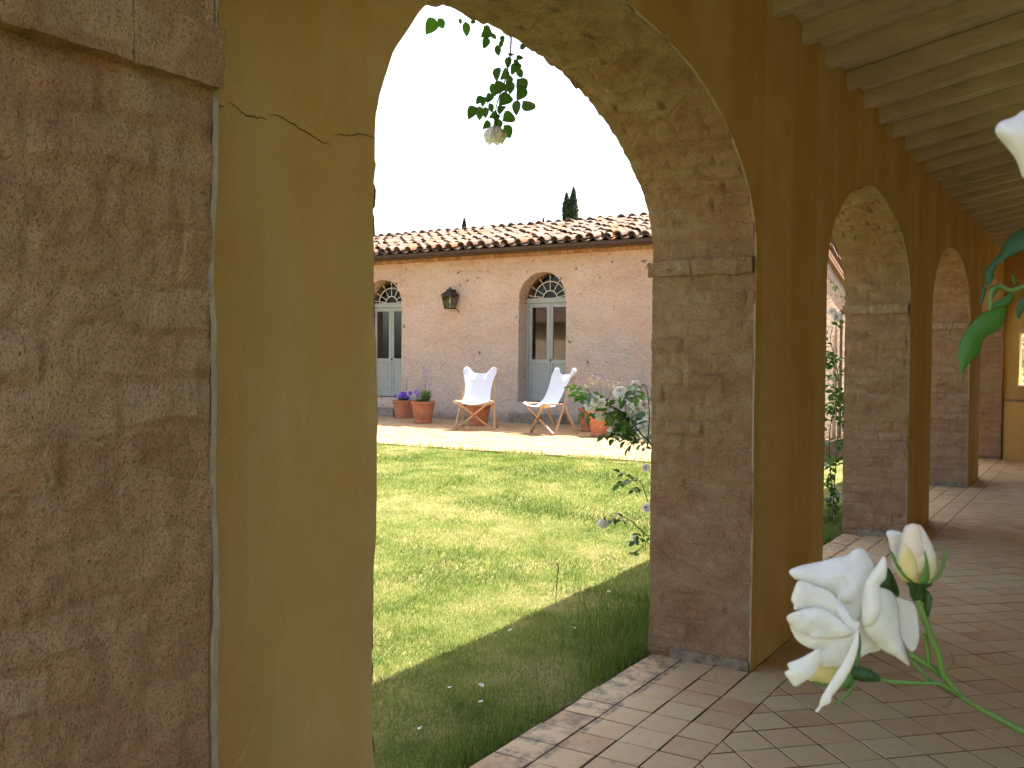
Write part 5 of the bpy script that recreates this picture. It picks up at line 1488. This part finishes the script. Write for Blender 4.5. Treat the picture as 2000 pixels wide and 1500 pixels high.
for pts, r in (([(1085, 860), (1105, 960), (1118, 1060), (1180, 1130)], .0013), ([(990, 990), (1060, 1035), (1140, 1085), (1205, 1140)], .0017), ([(1010, 1040), (1070, 1110), (1120, 1160), (1150, 1185)], .0011), ([(1215, 1110), (1250, 1080), (1275, 1040), (1260, 990)], .0004), ([(1310, 1262), (1280, 1270), (1235, 1330), (1205, 1330)], .0004)):
    mb = MB(); mb.tube(poly_path([P3(a, b, -.003) for a, b in pts]), r, 6); kid(mb.build("side_stem", [M_STEM if r > .0005 else M_CANE], None, True), rose)
mb = MB(); mb.tube([P3(1170, 1192, -.002), P3(1240, 1228, -.002), P3(1320, 1268, -.001)], [.0012, .0016, .0014], 8); kid(mb.build("stipule", [M_CANE], None, True), rose)
# bud
axis = (P3(1012, 140) - P3(1045, 530)).normalized()
mb = MB(); LB = (P3(1012, 140) - P3(1045, 530)).length
mb.lathe([(0, 0), (.0050, .01 * LB), (.0080, .06 * LB), (.0100, .15 * LB), (.0108, .28 * LB), (.0101, .45 * LB), (.0082, .65 * LB), (.0060, .85 * LB), (.0042, .96 * LB), (0, 1.0 * LB)], 18)
for i, v in enumerate(mb.v):
    a = math.atan2(v[1], v[0]); t_ = v[2] / LB; s_ = 1 + .07 * math.sin(3 * a + 6 * t_); mb.v[i] = (v[0] * s_, v[1] * s_, v[2])
bud = link("bud", mb.mesh("bud", [M_BUD], True)); bud.location = P3(1045, 530); bud.rotation_euler = axis.to_track_quat('Z', 'Y').to_euler()
bud.parent = rose; bud.matrix_parent_inverse = Matrix.Translation(-Vector(rose.location)); bpy.context.view_layer.update()
BW = .0105
for poly, mt, w_ in (([(955, 190), (1000, 146), (1048, 160), (1060, 230), (1075, 330), (1050, 420), (1000, 350), (960, 300)], M_PETALP, BW - .001), ([(1060, 190), (1088, 205), (1110, 280), (1140, 350), (1165, 440), (1140, 500), (1110, 400), (1090, 310)], M_PETAL, BW - .004),
                     ([(918, 376), (932, 330), (958, 280), (1000, 340), (1050, 420), (1060, 500), (1030, 524), (985, 508), (940, 455)], M_PETALY, BW)):
    kid(patch("petal", zr_(poly), FD, [mt], rose, step=7.0, w0=w_ - .001, bulge=.003, d0=16, thick=.0005), bud)
for poly, w_ in (([(1000, 528), (940, 475), (892, 405), (862, 330), (850, 302), (885, 340), (912, 405), (960, 460), (1020, 505)], .008), ([(1100, 530), (1165, 480), (1195, 410), (1214, 330), (1226, 302), (1230, 330), (1214, 415), (1185, 485), (1130, 530)], .006), ([(1050, 528), (1062, 470), (1088, 400), (1084, 312), (1106, 380), (1116, 450), (1108, 520)], .0125)):
    kid(patch("sepal", zr_(poly), FD, [M_SEPAL], rose, step=6.0, w0=w_ + .0015, bulge=.0015, d0=8, thick=.0007), bud)
mb = MB(); mb.tube([P3(1045, 505), P3(1043, 530), P3(1040, 560), P3(1042, 610), P3(1050, 655)], [.0075, .0072, .0045, .0044, .0026], 12); kid(mb.build("receptacle", [M_LEAF], None, True), rose)
mb = MB(); mb.tube([P3(1095, 580, .001), P3(1110, 620, .001), P3(1105, 690, .001), P3(1100, 760, .001)], [.0012, .0022, .0020, .0008], 8); kid(mb.build("bract", [M_LEAF], None, True), rose)
kid(patch("petal", zr_([(836, 200), (870, 186), (940, 205), (945, 260), (925, 330), (905, 400), (912, 470), (880, 420), (868, 320), (850, 240)]), FD, [M_PETAL], rose, w0=-.016, bulge=.003, step=7.0), bloom)

# leaves of the next shoot at the right edge
shoot = empty("rose_shoot", px(2060, 560, .62)); tag(shoot, "young rose shoot with bright green leaf at the right edge", "rose shoot")
za = lambda L: [(1580 + a / 4.762, 560 + b / 4.762) for a, b in L]
zb_ = lambda L: [(1840 + a / 2.68, 200 + b / 2.68) for a, b in L]
for poly, D, mt, kw in ((za([(1830, 200), (1740, 205), (1650, 232), (1560, 292), (1480, 390), (1415, 485), (1384, 600), (1396, 700), (1418, 815), (1462, 745), (1530, 670), (1590, 610), (1620, 490), (1700, 430), (1770, 385), (1815, 310)]), .60, M_LEAFN, dict(bulge=.004, d0=16, tilt=(-.01, .01))),
                        (za([(1690, 205), (1720, 150), (1790, 110), (1905, 45), (1895, 120), (1830, 178), (1760, 195)]), .63, M_LEAFN, dict(bulge=.002)),
                        (zb_([(520, 600), (430, 655), (345, 708), (302, 790), (232, 868), (224, 910), (238, 955), (262, 935), (288, 855), (360, 805), (429, 775), (540, 720)]), .60, M_LEAF, dict(bulge=.004, d0=16, tilt=(.01, .02))),
                        (zb_([(520, 980), (430, 1015), (395, 1050), (385, 1095), (400, 1135), (425, 1090), (460, 1060), (530, 1030)]), .68, M_LEAF, dict(bulge=.002)),
                        (zb_([(215, 965), (235, 960), (225, 1010), (205, 1060), (200, 1040)]), .62, M_LEAF, dict(bulge=.001)),
                        (zb_([(362, 900), (378, 920), (390, 955), (372, 945)]), .62, M_LEAFN, dict(bulge=.001)),
                        (zb_([(290, 960), (320, 952), (290, 985), (265, 1030), (258, 1040), (268, 1000)]), .62, M_LEAF, dict(bulge=.001))):
    kid(patch("leaf", poly, D, [mt], shoot, thick=.0006, **kw), shoot)
mb = MB(); mb.tube(poly_path([px(*p, .62) for p in zb_([(250, 1095), (252, 1040), (258, 985), (300, 960), (360, 985), (440, 960), (560, 940)])] + [px(2130, 700, .64), px(2180, 1100, .66), Vector((px(2180, 1100, .66).x + .03, px(2180, 1100, .66).y + .02, -.06))]), [.0011] * 12 + [.0016] * 25 + [.003] * 18, 7); kid(mb.build("stem", [M_STEM], None, True), shoot)
mb = MB(); mb.tube(poly_path([px(*p, .61) for p in zb_([(235, 950), (232, 975), (262, 965), (300, 952)])]), .0007, 6); kid(mb.build("stem", [M_CANE], None, True), shoot)
# part of another bloom just entering the frame
corner = empty("rose_bloom", px(2060, 250, .50)); tag(corner, "blurred white petal of a bloom cut by the right frame edge", "rose")
kid(patch("petal", zb_([(279, 150), (300, 106), (380, 76), (440, 40), (560, 60), (620, 220), (560, 380), (440, 410), (395, 310), (345, 240), (300, 188)]), .48, [M_PETAL], corner, bulge=.008, d0=26, curl=.002), corner)
kid(patch("petal", zb_([(470, 20), (600, 10), (700, 150), (680, 320), (560, 360), (480, 200)]), .47, [M_PETAL], corner, bulge=.008, d0=26), corner)
mb = MB(); mb.tube([px(2090, 340, .5), px(2110, 480, .52), px(2150, 800, .58), px(2200, 1300, .60), Vector((px(2200, 1300, .60).x + .03, px(2200, 1300, .60).y, -.06))], [.006, .002, .0025, .003, .004], 8); kid(mb.build("stem", [M_STEM], None, True), corner)
